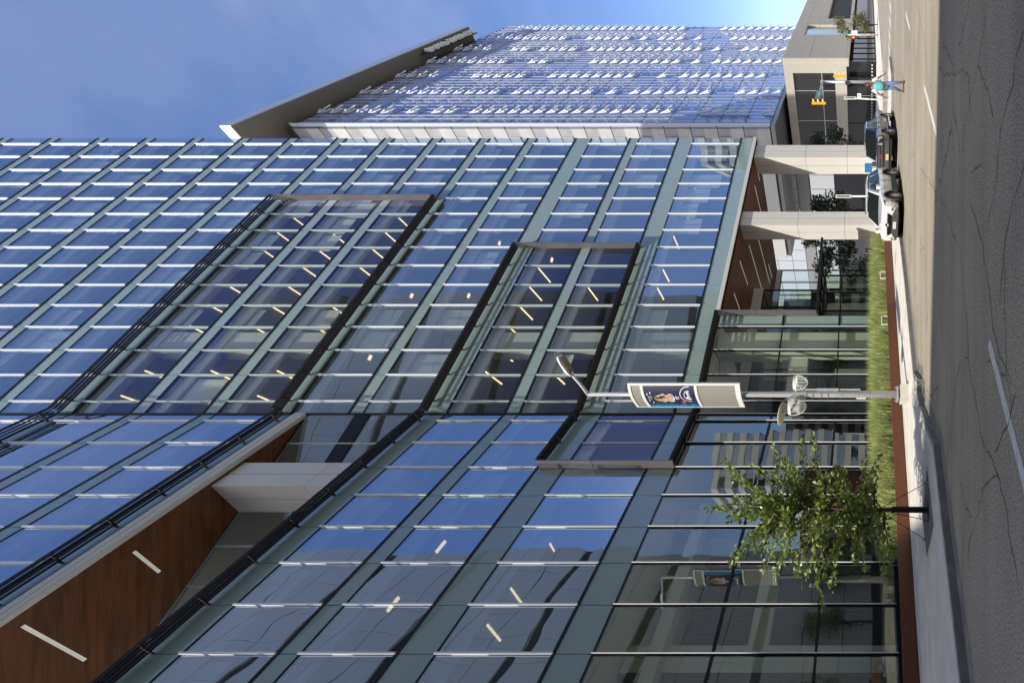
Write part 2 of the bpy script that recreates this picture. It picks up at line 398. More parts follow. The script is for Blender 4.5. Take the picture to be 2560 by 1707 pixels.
# ---- interiors: slabs/ceilings, inner walls, blinds, lights
ceil = MB(); dark = MB(); inw = MB()
for j in range(len(ZS) - 1):
    zc = ZS[j + 1] - SP[j + 1]
    ceil.fbox(RP, .25, 24.3, -.95, -.13, zc, zc + .62)
    ceil.fbox(RP, .25, 24.3, -.36, -.24, zc - .62, zc - .004)
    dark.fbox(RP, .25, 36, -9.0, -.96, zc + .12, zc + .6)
    inw.fbox(RP, .25, 36, -9.2, -9.02, ZS[j] - .1, ZS[j + 1] - .2)
for j in (0, 1, 2, 5, 6, 7, 8, 9):
    zc = ZS[j + 1] - SP[j + 1]
    ceil.fbox(LP, .35, LMAX, -.95, -.13, zc - .004, zc + .6)
    ceil.fbox(LP, .35, LMAX, -.36, -.24, zc - .6, zc - .008)
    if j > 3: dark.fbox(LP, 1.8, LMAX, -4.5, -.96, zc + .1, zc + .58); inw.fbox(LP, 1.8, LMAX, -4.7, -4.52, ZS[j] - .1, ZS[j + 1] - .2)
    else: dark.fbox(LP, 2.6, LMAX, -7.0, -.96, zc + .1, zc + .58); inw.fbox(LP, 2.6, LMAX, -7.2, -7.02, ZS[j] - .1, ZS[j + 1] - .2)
# lobby ceiling, floor and walls
ceil.fbox(RP, 18.0, 46, -12.2, -.13, 10.62, 10.86); ceil.fbox(LP, .35, LMAX, -8, -.13, 10.6, 10.84)
dark.fbox(RP, 18.0, 26, -12, -.2, .3, .5); dark.fbox(LP, .4, LMAX, -8, -.2, .29, .49)
inw.fbox(RP, 11.2, 46, -12.25, -12.05, .3, 11.6); inw.fbox(LP, 3.0, 16.5, -8.2, -8, .3, 10.6); inw.fbox(LP, LMAX + .4, LMAX + .6, -9, -.2, .3, 24)
inw.prism([CR + ed * .35 - rd * .4, CR + ed * 12.9 - rd * .4, CR + ed * 12.9 - rd * .6, CR + ed * .35 - rd * .6], 11.0, 79.5)
ceil.build('ceiling', M['ceil'], tower); dark.build('floor_slab', M['ceilD'], tower); inw.build('inner_wall', M['inwall'], tower)
iw = MB()
for zb, zt in ((.5, 10.5), (11.9, 15.7), (17.0, 20.1), (20.9, 24.0), (33.1, 36.1), (36.95, 40.0), (40.85, 43.9)):
    iw.fbox(RP, 18.95, 20.25, -1.3, -.3, zb, zt)
iw.fbox(RP, 18.8, 24.2, -1.6, -1.1, 5.2, 6.3); iw.fbox(RP, 18.85, 20.3, -1.5, -1.35, 6.8, 10.3); iw.fbox(RP, 20.7, 21.2, -3.0, -1.6, .5, 3.6)
iw.fbox(LP, 4.2, 12.0, -3.4, -3.0, 5.5, 6.3); iw.fbox(LP, 4.4, 5.3, -3.0, -2.2, .5, 10.5); iw.fbox(LP, 10.4, 11.3, -3.0, -2.2, .5, 10.5)
iw.fbox(LP, 4.5, 12.0, -2.2, -1.6, 9.0, 9.5)
iw.build('inner_beam', M['inwhite'], tower)
tw = MB(); tw.fbox(LP, .9, 3.4, -4.4, -4.2, 1.4, 5.6); tw.fbox(LP, .4, .8, -5.4, -4.4, .5, 6.0); tw.build('inner_panel', M['terra'], tower)
bl = MB()
brow = {1: .55, 2: .4, 3: .6, 4: .3, 5: .55, 6: .5, 7: .25, 8: .2, 9: .25, 10: .2, 11: .35, 12: .4, 13: .15, 14: .15, 0: .6, 15: .1}
for j in range(len(ZS) - 1):
    zb, zt = ZS[j], ZS[j + 1] - SP[j + 1]
    for k, (a, b) in enumerate(zip(RE, RE[1:])):
        if rng.random() < brow.get(k, .2):
            dr = rng.choice([.35, .45, .6, .6, .75])
            bl.fbox(RP, a + .06, b - .06, -.42, -.4, zt - (zt - zb) * dr, zt - .28)
for j in (0, 1, 2, 5, 6, 7):
    zb, zt = ZS[j], ZS[j + 1] - SP[j + 1]
    for a, b in zip(LE, LE[1:]):
        if rng.random() < .4:
            bl.fbox(LP, a + .06, b - .06, -.42, -.4, zt - (zt - zb) * rng.choice([.3, .45, .55]), zt - .28)
tag(bl.build('blind', M['blind'], tower), kind='stuff')
lt = []
for j in (1, 2, 5, 6, 7):
    zc = ZS[j + 1] - SP[j + 1]
    for k, s in enumerate(RE[1:-1]):
        if s < 22.6 and (j * 5 + k * 3) % 7 and in_bay_R(s + .5, ZS[j] + .1) and not (j in (1,) and k % 2):
            lt.append((RP(s + .75, -1.05, 0), RP(s + .75, -2.7, 0), .05, zc + .1))
for (j, k) in ((5, 3), (4, 5), (3, 2), (3, 6), (3, 9), (4, 9), (2, 4), (0, 2), (4, 12), (2, 7), (3, 12)):
    zc = ZS[j + 1] - SP[j + 1]; s = RE[k] + .8; lt.append((RP(s, -1.9, 0), RP(s + .3, -1.95, 0), .16, zc + .1))
for k in (2, 4, 6, 8, 9): lt.append((RP(RE[k] + .5, -1.6, 0), RP(RE[k] + .5, -2.9, 0), .1, ZS[1] - SP[1] + .1))
for j, s, d0, d1 in ((0, 6.2, -1.6, -2.7), (0, 8.6, -1.5, -2.7), (0, 10.0, -1.5, -2.7)):
    lt.append((LP(s, d0, 0), LP(s, d1, 0), .075, ZS[j + 1] - SP[j + 1] + .09))
for j, s in ((1, 6.3), (1, 8.8)):
    lt.append((LP(s, -1.8, 0), LP(s + .55, -1.8, 0), .15, ZS[j + 1] - SP[j + 1] + .09))
for a, b, w, z in lt[:90]: strip(a, b, w, z, tower, 'lamp').name = 'ceiling_light'
# ---- recess under the corner: rear glass walls, vestibule with canopy
rec = MB(); rg = MB()
def gwall(p0, p1, z0, z1, n, zz, gm):
    p0, p1 = V(p0[0], p0[1], 0), V(p1[0], p1[1], 0); d = (p1 - p0); nn = V(-d.y, d.x, 0).normalized() * .05
    for i in range(n):
        a, b = p0 + d * (i / n), p0 + d * ((i + 1) / n)
        g = MB(); g.poly([V(a.x, a.y, z0), V(b.x, b.y, z0), V(b.x, b.y, z1), V(a.x, a.y, z1)]); g.build('lobby_window', M[gm], tower)
    for i in range(n + 1):
        a = p0 + d * (i / n); u = d.normalized() * .035
        rec.prism([a - u - nn, a + u - nn, a + u + nn, a - u + nn], z0, z1)
    for z in zz + [z1, z0]: rec.prism([p0 - nn * .9, p1 - nn * .9, p1 + nn * .9, p0 + nn * .9], z - .05, z + .05)
gwall(RP(3.0, -12.5, 0), RP(10.9, -12.5, 0), .2, 10.1, 5, [4.3], 'lobby')
gwall(RP(10.9, -6.05, 0), RP(20, -6.05, 0), .2, 9.8, 5, [4.3, 6.0], 'lobby')
gwall(RP(10.9, -6.1, 0), RP(10.9, -12.4, 0), .2, 9.9, 3, [4.3], 'lobby')
gwall(RP(13.3, -1.6, 0), RP(17.85, -1.6, 0), .2, 4.55, 3, [3.4], 'lobby')
gwall(RP(13.3, -1.6, 0), RP(13.3, -5.9, 0), .2, 4.55, 3, [3.4], 'lobby')
rec.fbox(RP, 11.7, 17.86, .2, .42, 4.6, 4.76)
for s in (12.4, 13.4, 14.5, 15.6, 16.7): rec.fbox(RP, s, s + .06, -1.6, .2, 4.6, 4.72)
rec.fbox(RP, 11.0, 20, -6.2, -6.12, 4.3, 6.0)
rec.build('entrance_frame', M['mull'], tower); cnp = MB(); cnp.fbox(RP, 11.8, 17.86, -5.8, .19, 4.73, 4.79); cnp.build('canopy', M['reveal'], tower)
tb = MB(); tb.fbox(RP, 3, 10.9, -12.6, -12.4, 10.15, 10.6); tb.build('soffit_edge', M['trim'], tower); tb = MB(); tb.fbox(RP, 10.85, 20, -6.15, -5.9, 9.85, 10.6); tb.build('soffit_edge', M['trim'], tower)
bk = MB(); bk.fbox(RP, 13.6, 20, -9.4, -9.2, .2, 4.6); bk.fbox(RP, 3.2, 12, -17, -16.8, .2, 10.5); bk.fbox(RP, 11.2, 20, -11, -10.8, .2, 10.4); bk.build('inner_wall', M['inwall'], tower)
bw = MB(); bw.fbox(RP, 14.0, 14.6, -4.5, -3.8, .2, 4.5); bw.fbox(RP, 15.8, 16.1, -3.8, -3.6, .2, 3.3); bw.fbox(RP, 15.0, 17.8, -8.4, -8.2, 5.5, 9.5); bw.build('inner_beam', M['inwhite'], tower)
# dividing walls between terrace / roof caps
cap = MB(); cap.prism([LP(.1, -.12, 0), LP(LMAX, -.12, 0), RP(37.5, .06, 0), RP(SK + .1, .03, 0)], 24.9, 25.2)
cap.prism([RP(0, -.2, 0), RP(SK, -.2, 0), RP(36, -14, 0), RP(3, -14, 0)], 79.6, 80)
cap.prism([LP(0.1, -.2, 0), LP(LMAX, -.2, 0), RP(37.5, 0, 0), RP(SK + .1, 0, 0)], 56.4, 56.8)
cap.build('roof', M['ceilD'], tower)
# ------------------------------------------------------------------ ground, road, pavements
def off(o, a, z=0.0):            # street frame: o = X-Y offset, a = distance along the street
    sx = a * math.sqrt(2); return V((sx + o) / 2, (sx - o) / 2, z)
def road_mat():
    m, nt, out = nodes('asphalt'); L = nt.links.new
    p = N(nt, 'ShaderNodeBsdfPrincipled'); p.inputs['Roughness'].default_value = .88; p.inputs['Specular IOR Level'].default_value = .25
    tc = N(nt, 'ShaderNodeTexCoord'); src = tc.outputs['Object']
    big = N(nt, 'ShaderNodeTexNoise'); big.inputs['Scale'].default_value = .35; big.inputs['Detail'].default_value = 7; L(src, big.inputs['Vector'])
    c1 = N(nt, 'ShaderNodeValToRGB'); c1.color_ramp.elements[0].position = .3; c1.color_ramp.elements[1].position = .72
    c1.color_ramp.elements[0].color = (.24, .22, .178, 1); c1.color_ramp.elements[1].color = (.325, .297, .238, 1); L(big.outputs['Fac'], c1.inputs[0])
    # aggregate speckle
    sp = N(nt, 'ShaderNodeTexNoise'); sp.inputs['Scale'].default_value = 34; sp.inputs['Detail'].default_value = 3; sp.inputs['Roughness'].default_value = .8; L(src, sp.inputs['Vector'])
    c2 = N(nt, 'ShaderNodeValToRGB'); c2.color_ramp.elements[0].position = .36; c2.color_ramp.elements[1].position = .72
    c2.color_ramp.elements[0].color = (.42, .42, .44, 1); c2.color_ramp.elements[1].color = (2.3, 2.2, 2.05, 1); L(sp.outputs['Fac'], c2.inputs[0])
    mu = N(nt, 'ShaderNodeMix', data_type='RGBA', blend_type='MULTIPLY'); mu.inputs[0].default_value = 1
    L(c1.outputs[0], mu.inputs[6]); L(c2.outputs[0], mu.inputs[7])
    # long tyre polish streaks along the street
    mp = N(nt, 'ShaderNodeMapping'); mp.inputs['Rotation'].default_value = (0, 0, R_(45)); mp.inputs['Scale'].default_value = (.05, .9, 1); L(src, mp.inputs[0])
    st = N(nt, 'ShaderNodeTexNoise'); st.inputs['Scale'].default_value = 1.2; st.inputs['Detail'].default_value = 4; L(mp.outputs[0], st.inputs['Vector'])
    c3 = N(nt, 'ShaderNodeValToRGB'); c3.color_ramp.elements[0].position = .35; c3.color_ramp.elements[1].position = .65
    c3.color_ramp.elements[0].color = (.86, .86, .87, 1); c3.color_ramp.elements[1].color = (1.09, 1.09, 1.08, 1); L(st.outputs['Fac'], c3.inputs[0])
    m2 = N(nt, 'ShaderNodeMix', data_type='RGBA', blend_type='MULTIPLY'); m2.inputs[0].default_value = 1
    L(mu.outputs[2], m2.inputs[6]); L(c3.outputs[0], m2.inputs[7])
    # cracks: warped cell edges, broken up by a mask
    wn = N(nt, 'ShaderNodeTexNoise'); wn.inputs['Scale'].default_value = 1.6; wn.inputs['Detail'].default_value = 9; wn.inputs['Roughness'].default_value = .62; L(src, wn.inputs['Vector'])
    ad = N(nt, 'ShaderNodeMix', data_type='VECTOR'); ad.inputs[0].default_value = .3; L(src, ad.inputs[4]); L(wn.outputs['Color'], ad.inputs[5])
    last = m2.outputs[2]
    for sc_, wd, th in ((.42, .0055, .5), (2.2, .007, .62)):
        vo = N(nt, 'ShaderNodeTexVoronoi', feature='DISTANCE_TO_EDGE'); vo.inputs['Scale'].default_value = sc_; L(ad.outputs[1], vo.inputs['Vector'])
        lt_ = N(nt, 'ShaderNodeMath', operation='LESS_THAN'); lt_.inputs[1].default_value = wd * .62; L(vo.outputs['Distance'], lt_.inputs[0])
        mk = N(nt, 'ShaderNodeTexNoise'); mk.inputs['Scale'].default_value = .3; L(src, mk.inputs['Vector'])
        gt = N(nt, 'ShaderNodeMath', operation='GREATER_THAN'); gt.inputs[1].default_value = th; L(mk.outputs['Fac'], gt.inputs[0])
        an = N(nt, 'ShaderNodeMath', operation='MULTIPLY'); L(lt_.outputs[0], an.inputs[0]); L(gt.outputs[0], an.inputs[1])
        sc2 = N(nt, 'ShaderNodeMath', operation='MULTIPLY'); sc2.inputs[1].default_value = .75; L(an.outputs[0], sc2.inputs[0])
        mx = N(nt, 'ShaderNodeMix', data_type='RGBA'); L(sc2.outputs[0], mx.inputs[0]); L(last, mx.inputs[6]); mx.inputs[7].default_value = (.03, .028, .026, 1); last = mx.outputs[2]
    L(last, p.inputs['Base Color'])
    b = N(nt, 'ShaderNodeBump'); b.inputs['Strength'].default_value = .5; b.inputs['Distance'].default_value = .012
    L(sp.outputs['Fac'], b.inputs['Height']); L(b.outputs[0], p.inputs['Normal']); L(p.outputs[0], out.inputs[0]); return m
M['asphalt'] = road_mat()
g = MB(); g.poly([(-1500, -1500, -.03), (1500, -1500, -.03), (1500, 1500, -.03), (-1500, 1500, -.03)])
tag(g.build('ground', mat('earth', (.16, .15, .12), .9, var=.3, vscale=.05)), kind='structure')
g = MB(); g.poly([(-150, -150, 0), (220, -150, 0), (220, 220, 0), (-150, 220, 0)])
tag(g.build('road', M['asphalt']), kind='structure')
near_edge = [off(-13.2, -30), off(-13.2, 6.05), gp(2311, 1013), gp(2304, 970), off(-15.4, 9.3), off(-16.7, 10.4), off(-16.9, 15.3), off(-17.6, 20), off(-17.8, 27), off(-17.5, 30.6), off(-15.2, 31.4), off(-13.7, 32.2), off(-13.3, 33.5), off(-13.3, 36.6)]
for k in range(1, 6):
    th = R_(90 - 18 * k); near_edge.append(off(-14.8 - 0 + 1.5 * math.sin(th), 36.6 + 1.1 * math.cos(th)))
near_edge.append(off(-60, 37.7))
inner = [off(-60, -30)]
def slab(name, pts, z0, z1, m):
    mb = MB(); mb.prism(pts, z0, z1); return tag(mb.build(name, m), kind='structure')
def offset_in(pts, d):
    out = []
    for i, p in enumerate(pts):
        a = pts[max(i - 1, 0)]; b = pts[min(i + 1, len(pts) - 1)]; t = (b - a); t.z = 0; t.normalize()
        out.append(p + V(-t.y, t.x, 0) * d)
    return out
kin = offset_in(near_edge, .17)
slab('sidewalk', kin + inner, .0, .142, M['concrete'])
kb = MB()
for i in range(len(near_edge) - 1):
    a, b, c, d = near_edge[i], near_edge[i + 1], kin[i + 1], kin[i]
    kb.hexa([V(q.x, q.y, -.01) for q in (a, b, c, d)], [V(q.x, q.y, .15) for q in (a, b, c, d)])
tag(kb.build('kerb', M['kerb']), kind='structure')
gut = MB(); go = offset_in(near_edge, -.42)
for i in range(len(near_edge) - 1): gut.poly([V(q.x, q.y, .004) for q in (near_edge[i], near_edge[i + 1], go[i + 1], go[i])])
tag(gut.build('gutter', mat('gutter_concrete', (.2, .19, .17), .85, var=.3, vscale=2)), kind='structure')
# paving joints, as thin dark strips let into the walk
jm = mat('paving_joint', (.05, .048, .045), .9)
jt = MB()
def jline(a, b, w=.03, z=.146):
    n = (b - a).normalized(); n = V(-n.y, n.x, 0) * w / 2
    jt.poly([V(q.x, q.y, z) for q in (a - n, b - n, b + n, a + n)])
jline(off(-22.55, -10), off(-22.55, 30), .03); jline(off(-23.33, -10), off(-23.33, 30), .035)
for a in (-2.5, -.8, 14.2, 17.5, 20.8, 24): jline(off(-22.5, a), off(-17.4 if a > 9 else -13.6, a), .015)
tag(jt.build('paving_joint', jm), kind='structure')
# far block pavement beyond the cross street
far = [off(-21.5, 54), off(-20.5, 55.5), off(-20.5, 160), off(-90, 160), off(-90, 54)]
slab('far_sidewalk', far, 0, .15, M['concrete'])
slab('opposite_sidewalk', [off(11, -60), off(40, -60), off(40, 22), off(11, 22)], 0, .15, M['concrete'])
lm = MB()
for a0, a1 in ((3.0, 4.58), (1.0, 3.0), (11.5, 14.95), (21.7, 24.5), (31.5, 34.4), (-8, -5)):
    if a0 == 1.0: a0, a1 = 1.2, 3.0
    lm.poly([off(-6.62, a0, .004), off(-6.38, a0, .004), off(-6.38, a1, .004), off(-6.62, a1, .004)])
for k in range(8):
    o0 = -19.5 + k * 1.25
    if k > 1: lm.poly([off(o0, 39.6, .004), off(o0 + .7, 39.6, .004), off(o0 + .7, 42.4, .004), off(o0, 42.4, .004)])
tag(lm.build('lane_marking', M['roadpaint']), kind='structure')
cm_ = MB(); crr = random.Random(4)
def crack(pts, w=.014, jit=.035):
    pts = [V(p[0], p[1], .0045) for p in pts]; fine = []
    for a, b in zip(pts, pts[1:]):
        n = max(2, int((b - a).length / .16))
        for i in range(n): fine.append(a.lerp(b, i / n) + V(crr.gauss(0, jit), crr.gauss(0, jit), 0))
    fine.append(pts[-1]); prev = None
    for i in range(len(fine)):
        t = (fine[min(i + 1, len(fine) - 1)] - fine[max(i - 1, 0)]); t.normalize(); ww = w * crr.uniform(.35, 1.3); n = V(-t.y, t.x, 0) * ww / 2; cur = (fine[i] - n, fine[i] + n)
        if prev: cm_.poly([prev[0], prev[1], cur[1], cur[0]])
        prev = cur
for pl in (((2347, 168), (2364, 190), (2374, 185), (2420, 182), (2425, 240), (2430, 300)), ((2470, 0), (2445, 165), (2428, 250), (2412, 320), (2400, 445)), ((2560, 75), (2540, 160), (2505, 300), (2490, 440), (2470, 560)), ((2300, 420), (2365, 515), (2400, 630), (2418, 800), (2420, 900), (2438, 1000), (2462, 1120)), ((2445, 165), (2465, 215), (2483, 290)), ((2462, 1120), (2497, 1185), (2520, 1300), (2548, 1480)), ((2400, 900), (2385, 1010), (2372, 1110), (2365, 1180)), ((2497, 1185), (2470, 1210), (2440, 1290), (2420, 1400)), ((2330, 440), (2342, 520), (2350, 560)), ((2560, 420), (2520, 560), (2510, 640), (2500, 760)), ((2290, 0), (2312, 110), (2318, 170), (2325, 240)), ((2420, 500), (2440, 540), (2462, 640), (2480, 790), (2500, 880), (2530, 960)), ((2538, 990), (2525, 1040), (2490, 1130))):
    crack([gp(x, y) for x, y in pl])
tag(cm_.build('road_crack', mat('crack', (.03, .028, .026), .95)), kind='structure')
# ------------------------------------------------------------------ planter wall and grasses
pw = thing('planter_wall', 'low polished red granite planter wall running along the sidewalk', 'wall', off(-23.6, 10))
a0 = -9.0
while a0 < 27.6:
    a1 = min(a0 + 2.1, 27.6); mb = MB(); mb.prism([off(-23.4, a0 + .004), off(-23.4, a1 - .004), off(-23.75, a1 - .004), off(-23.75, a0 + .004)], .14, .6)
    mb.build('granite_slab', M['granite'], pw); a0 = a1
mb = MB(); mb.prism([off(-23.76, -9), off(-23.76, 27.6), off(-24.1, 27.6), off(-24.1, -9)], .14, .585); mb.build('backing', M['concrete'], pw)
def in_planter(x, y):
    p = V(x, y, 0)
    if x - y > -24.1: return False
    return (p - CR).dot(rn) > .25 and ((p - KK).dot(ln) > .35)
sb = MB(); sb.prism([off(-24.1, -1), off(-24.1, 27.6), RP(9.0, .1, 0), RP(SK, .1, 0), LP(LMAX, .12, 0)], .1, .5)
tag(sb.build('planter_soil', M['soil']), kind='structure')
gm = leafmat('grass_blade', (.2, .3, .07), (.68, .68, .32), .4)
gr = MB(); gg = random.Random(11)
def blade(p, h, lean, w):
    th = gg.random() * 6.283; d = V(math.cos(th), math.sin(th), 0); n = V(-d.y, d.x, 0) * w
    p1 = p + d * lean * .35 + V(0, 0, h * .6); p2 = p + d * lean + V(0, 0, h * gg.uniform(.85, 1.0))
    gr.poly([p - n, p + n, p1 + n * .75, p1 - n * .75]); gr.poly([p1 - n * .75, p1 + n * .75, p2])
cnt = 0
while cnt < 1050:
    a = gg.uniform(6.4, 27.3); o = gg.uniform(-29.5, -24.15); p = off(o, a, .5)
    if not in_planter(p.x, p.y): continue
    thin = a < 10.8
    if thin and gg.random() > (a - 6.2) / 4.6: continue
    hh = gg.uniform(.95, 1.4) * (.55 + .45 * min(1, max(0, (a - 7) / 4))) * (.72 if o > -24.6 else 1)
    cnt += 1
    for k in range(30): blade(p + V(gg.gauss(0, .1), gg.gauss(0, .1), 0), hh * gg.uniform(.5, 1.05), gg.uniform(.1, .5) * hh, gg.uniform(.007, .014))
tag(gr.build('ornamental_grass', gm), 'dense green and straw coloured ornamental grass filling the granite planter', 'grass', kind='stuff')
for a, lb in ((16.9 + 4.6, 'small white metal hoop on the granite wall nearest the white car'), (15.2, 'small white metal hoop on the granite wall behind the street lamp')):
    pass
def hoop(px0, px1, label):
    p0, p1 = gp(2216, px0, .6), gp(2217, px1, .6)
    aa = (p0.x + p0.y) / math.sqrt(2), (p1.x + p1.y) / math.sqrt(2)
    A, B = off(-23.6, aa[0], .6), off(-23.6, aa[0] - .62, .6)
    mb = MB(); up = V(0, 0, .3); mb.tube([A - V(0, 0, .03), A + up, B + up, B - V(0, 0, .03), ], .028, 6); o = mb.build('metal_hoop', M['white_paint'])
    tag(o, label, 'metal hoop', 'white hoops on the planter wall')
hoop(609, 630, 'small white metal hoop on the granite wall nearest the white car')
hoop(855, 877, 'small white metal hoop on the granite wall just right of the street lamp')
# ------------------------------------------------------------------ silver tower behind
td = azv(45); tn = V(td.y, -td.x, 0); TL = V(33.2, 74.2, 0); TW = 63.3
def TP(s, d, z): p = TL + td * s + tn * d; return V(p.x, p.y, z)
hr = thing('high_rise', 'silver blue glass high rise with white chevron fins and slanting roof canopy', 'building', TP(30, -15, 0))
TG = glass('tower_glass', (.1, .13, .18), .2, (.55, .62, .82), wav=.02, wsc=.2, body=(.19, .22, .33), bodyfac=.95, rough=.04)
z0, z1 = 16.7, 90.7; NF = 18; fh = (z1 - z0) / NF
for i in range(NF):
    mb = MB(); mb.fbox(TP, 0, TW, -.2, 0, z0 + i * fh + .07, z0 + (i + 1) * fh - .07); mb.build('glass_floor', TG, hr)
mb = MB()
for i in range(NF + 1): mb.fbox(TP, 0, TW, -.25, .02, z0 + i * fh - .06, z0 + i * fh + .06)
mb.build('floor_line', M['mull'], hr)
mb = MB(); k = 0; s = .02
cols = [5.1 + 9 * i for i in range(7)]
while s < TW:
    mb.fbox(TP, s, s + .06, .0, .06 if s > .1 else .5, z0, z1); s += 1.5
mb.build('vertical_fin', M['fin_grey'], hr)
ch = []
rr = random.Random(5)
for ci, cs in enumerate(cols):
    run = 0
    for i in range(NF * 1):
        if run == 0: on = rr.random() < .72; run = rr.choice([1, 2, 3, 4]) if on else 1
        run -= 1
        if on:
            for h_ in (0, 1):
                zz = z0 + (i + .5 * h_ + .25) * fh
                if rr.random() < .93: ch.append((cs, zz))
def chevron(mb, s, z):
    ap = TP(s, .12, z + 1.05)
    for sg in (-1, 1):
        for ex, eo, wd in ((.98, 1.05, .15), (.55, .6, .11)):
            e = TP(s + sg * ex, eo, z - 1.0); w_ = (td + tn).normalized() * wd; h_ = (td - tn).normalized() * wd
            mb.hexa([ap - w_ * .35, ap + h_ * .35, ap + w_ * .35, ap - h_ * .35], [e - w_, e + h_, e + w_, e - h_])
ch.sort(key=lambda q: -1 / (TP(q[0], 0, 0).y)); chm = MB(); n = 0
for s, z in ch:
    vis = pix(TP(s, 0, z))[1] < 316 and pix(TP(s, 0, z))[1] > 0
    if n < 100 and vis: mb = MB(); chevron(mb, s, z); mb.build('chevron_fin', M['fin'], hr); n += 1
    else: chevron(chm, s, z)
if chm.f: tag(chm.build('chevron_fin', M['fin'], hr), kind='stuff')
# left end face with pale ribbed panels
te = V(-td.y, td.x, 0)
def EP(s, d, z): p = TL + te * s - td * d; return V(p.x, p.y, z)
rib = ribbed('ribbed_panel', (.6, .61, .6), (0, 0, 26), .5, .7)
mb = MB(); pale = MB()
for i in range(NF):
    a = z0 + i * fh
    pale.fbox(EP, .3, 5.0, 0, .12, a + .06, a + 2.1, 0); pale.fbox(EP, .3, 5.0, .03, .1, a + 2.12, a + fh - .05, 1)
    pale.fbox(EP, 1.6, 2.4, .1, .3, a + 2.3, a + fh - .3, 2)
    pale.fbox(EP, 5.0, 24, .3, .9, a + .06, a + 2.3, 2); pale.fbox(EP, 5.0, 24, .25, .85, a + 2.33, a + fh - .06, 1)
pale.build('end_face', [mat('end_panel_pale', (.42, .42, .42), .5, var=.15, vscale=.5), mat('end_panel_grey', (.3, .31, .33), .4, var=.15, vscale=.5), rib], hr)
mb.prism([TP(.3, -.3, 0), TP(TW, -.3, 0), TP(TW, -24, 0), TP(.3, -24, 0)], z0 - .1, z1 + 1.2); mb.build('core', mat('tower_core', (.05, .05, .058), .6), hr)
mb = MB(); mb.prism([TP(0, .05, 0), TP(TW, .05, 0), TP(TW, -24, 0), TP(0, -24, 0)], z0 - .75, z0 - .12); mb.build('belly', mat('belly_panel', (.2, .2, .21), .4, .5), hr)
# roof canopy
can = MB(); can.prism([TP(-5.9, 2.3, 0), TP(51.9, 2.3, 0), TP(51.9, -22, 0), TP(-5.9, -22, 0)], 92.4, 92.6)
can = can.build('roof_canopy', mat('canopy_soffit', (.2, .19, .17), .5, .2), hr)
mb = MB(); s = -5.9
while s < 51.8: mb.fbox(TP, s, min(s + 4.4, 51.9), 2.3, 2.42, 92.3, 93.9); s += 4.45
mb.build('canopy_edge', mat('canopy_edge', (.42, .46, .5), .3, .4), can)
mb = MB(); mb.prism([TP(-6.0, 2.3, 0), TP(-5.9, 2.3, 0), TP(-5.9, -22, 0), TP(-6.0, -22, 0)], 92.3, 93.9); mb.build('canopy_end', M['white_metal'], can)
mb = MB(); mb.fbox(TP, -5.9, 51.9, -22, 2.28, 92.62, 93.85); mb.build('canopy_roof', M['ceilD'], can)
mb = MB(); mb.fbox(TP, 2, 50.5, -4.5, -4.2, 90.7, 92.4); mb.build('penthouse_wall', mat('penthouse_wall', (.045, .04, .045), .7), hr)
# raised roof lettering
def text_mesh(body, size, depth, spacing=1.0, bold=0.0):
    cu = bpy.data.curves.new('t', 'FONT'); cu.body = body; cu.size = size; cu.extrude = depth; cu.space_character = spacing; cu.offset = bold; cu.resolution_u = 2
    cu.align_x = 'CENTER'; cu.align_y = 'CENTER'
    ob = bpy.data.objects.new('t', cu); C.objects.link(ob); bpy.context.view_layer.update()
    me = bpy.data.meshes.new_from_object(ob.evaluated_get(bpy.context.evaluated_depsgraph_get()))
    v = [tuple(p.co) for p in me.vertices]; f = [tuple(p.vertices) for p in me.polygons]
    bpy.data.objects.remove(ob); bpy.data.curves.remove(cu); bpy.data.meshes.remove(me); return v, f
def place_text(name, body, size, depth, origin, ex, ey, m, parent, spacing=1.0, bold=0.0):
    v, f = text_mesh(body, size, depth, spacing, bold); en = ex.cross(ey); mb = MB()
    mb.v = [tuple(origin + ex * p[0] + ey * p[1] + en * p[2]) for p in v]; mb.f = f; mb.m = [0] * len(f)
    return mb.build(name, m, parent)
place_text('roof_lettering', 'DUKE ENERGY', 2.2, .25, TP(43, 1.7, 91.2), td, V(0, 0, 1), M['white_paint'], hr, 1.12)
mb = MB(); mb.fbox(TP, 34, 51.5, 1.2, 1.3, 90.6, 92.4); mb.build('lettering_rail', M['mull'], hr)
# ------------------------------------------------------------------ podium
pb = thing('podium_building', 'low beige panelled building with recessed glass front at the street corner', 'building', off(-40, 70))
cmat = mat('beige_panel', (.44, .41, .35), .75, var=.08, vscale=1.2, bump=.06, bscale=4)
PC = V(44.8, 76, 0)
def PP(s, d, z): p = PC + td * s + tn * d; return V(p.x, p.y, z)
pdv = azv(-40)
def SP_(s, d, z): p = PC - td * .03 + pdv * s + V(pdv.y, -pdv.x, 0) * d; return V(p.x, p.y, z)
dg = glass('dark_store_glass', (.25, .27, .28), .035, (.7, .72, .78), wav=.04, wsc=.3, body=(.028, .028, .032), bodyfac=.75)
fr = MB()
for a, b, za, zb in ((0, 14.5, 5.0, 15.1), (22, 27, 4.8, 15.1), (27, 80, 9.5, 15.1)):
    zm = (za + zb) / 2 + .8
    for q0, q1 in ((za, zm - .02), (zm + .02, zb)): fr.fbox(PP, a, b, -.8, 0, q0, q1)
fr.fbox(PP, 14.5, 22, -.8, -.01, 13.0, 15.1); fr.fbox(PP, 14.5, 80, -1.2, -.02, 4.4, 5.0)
fr.fbox(PP, 0, 14.5, -1.2, -.01, 4.6, 4.98)
fr.build('beige_front', cmat, pb)
rv = MB(); rv.fbox(PP, -.02, -.9 + .9, -.9, -.0, 5.0, 15.1); 
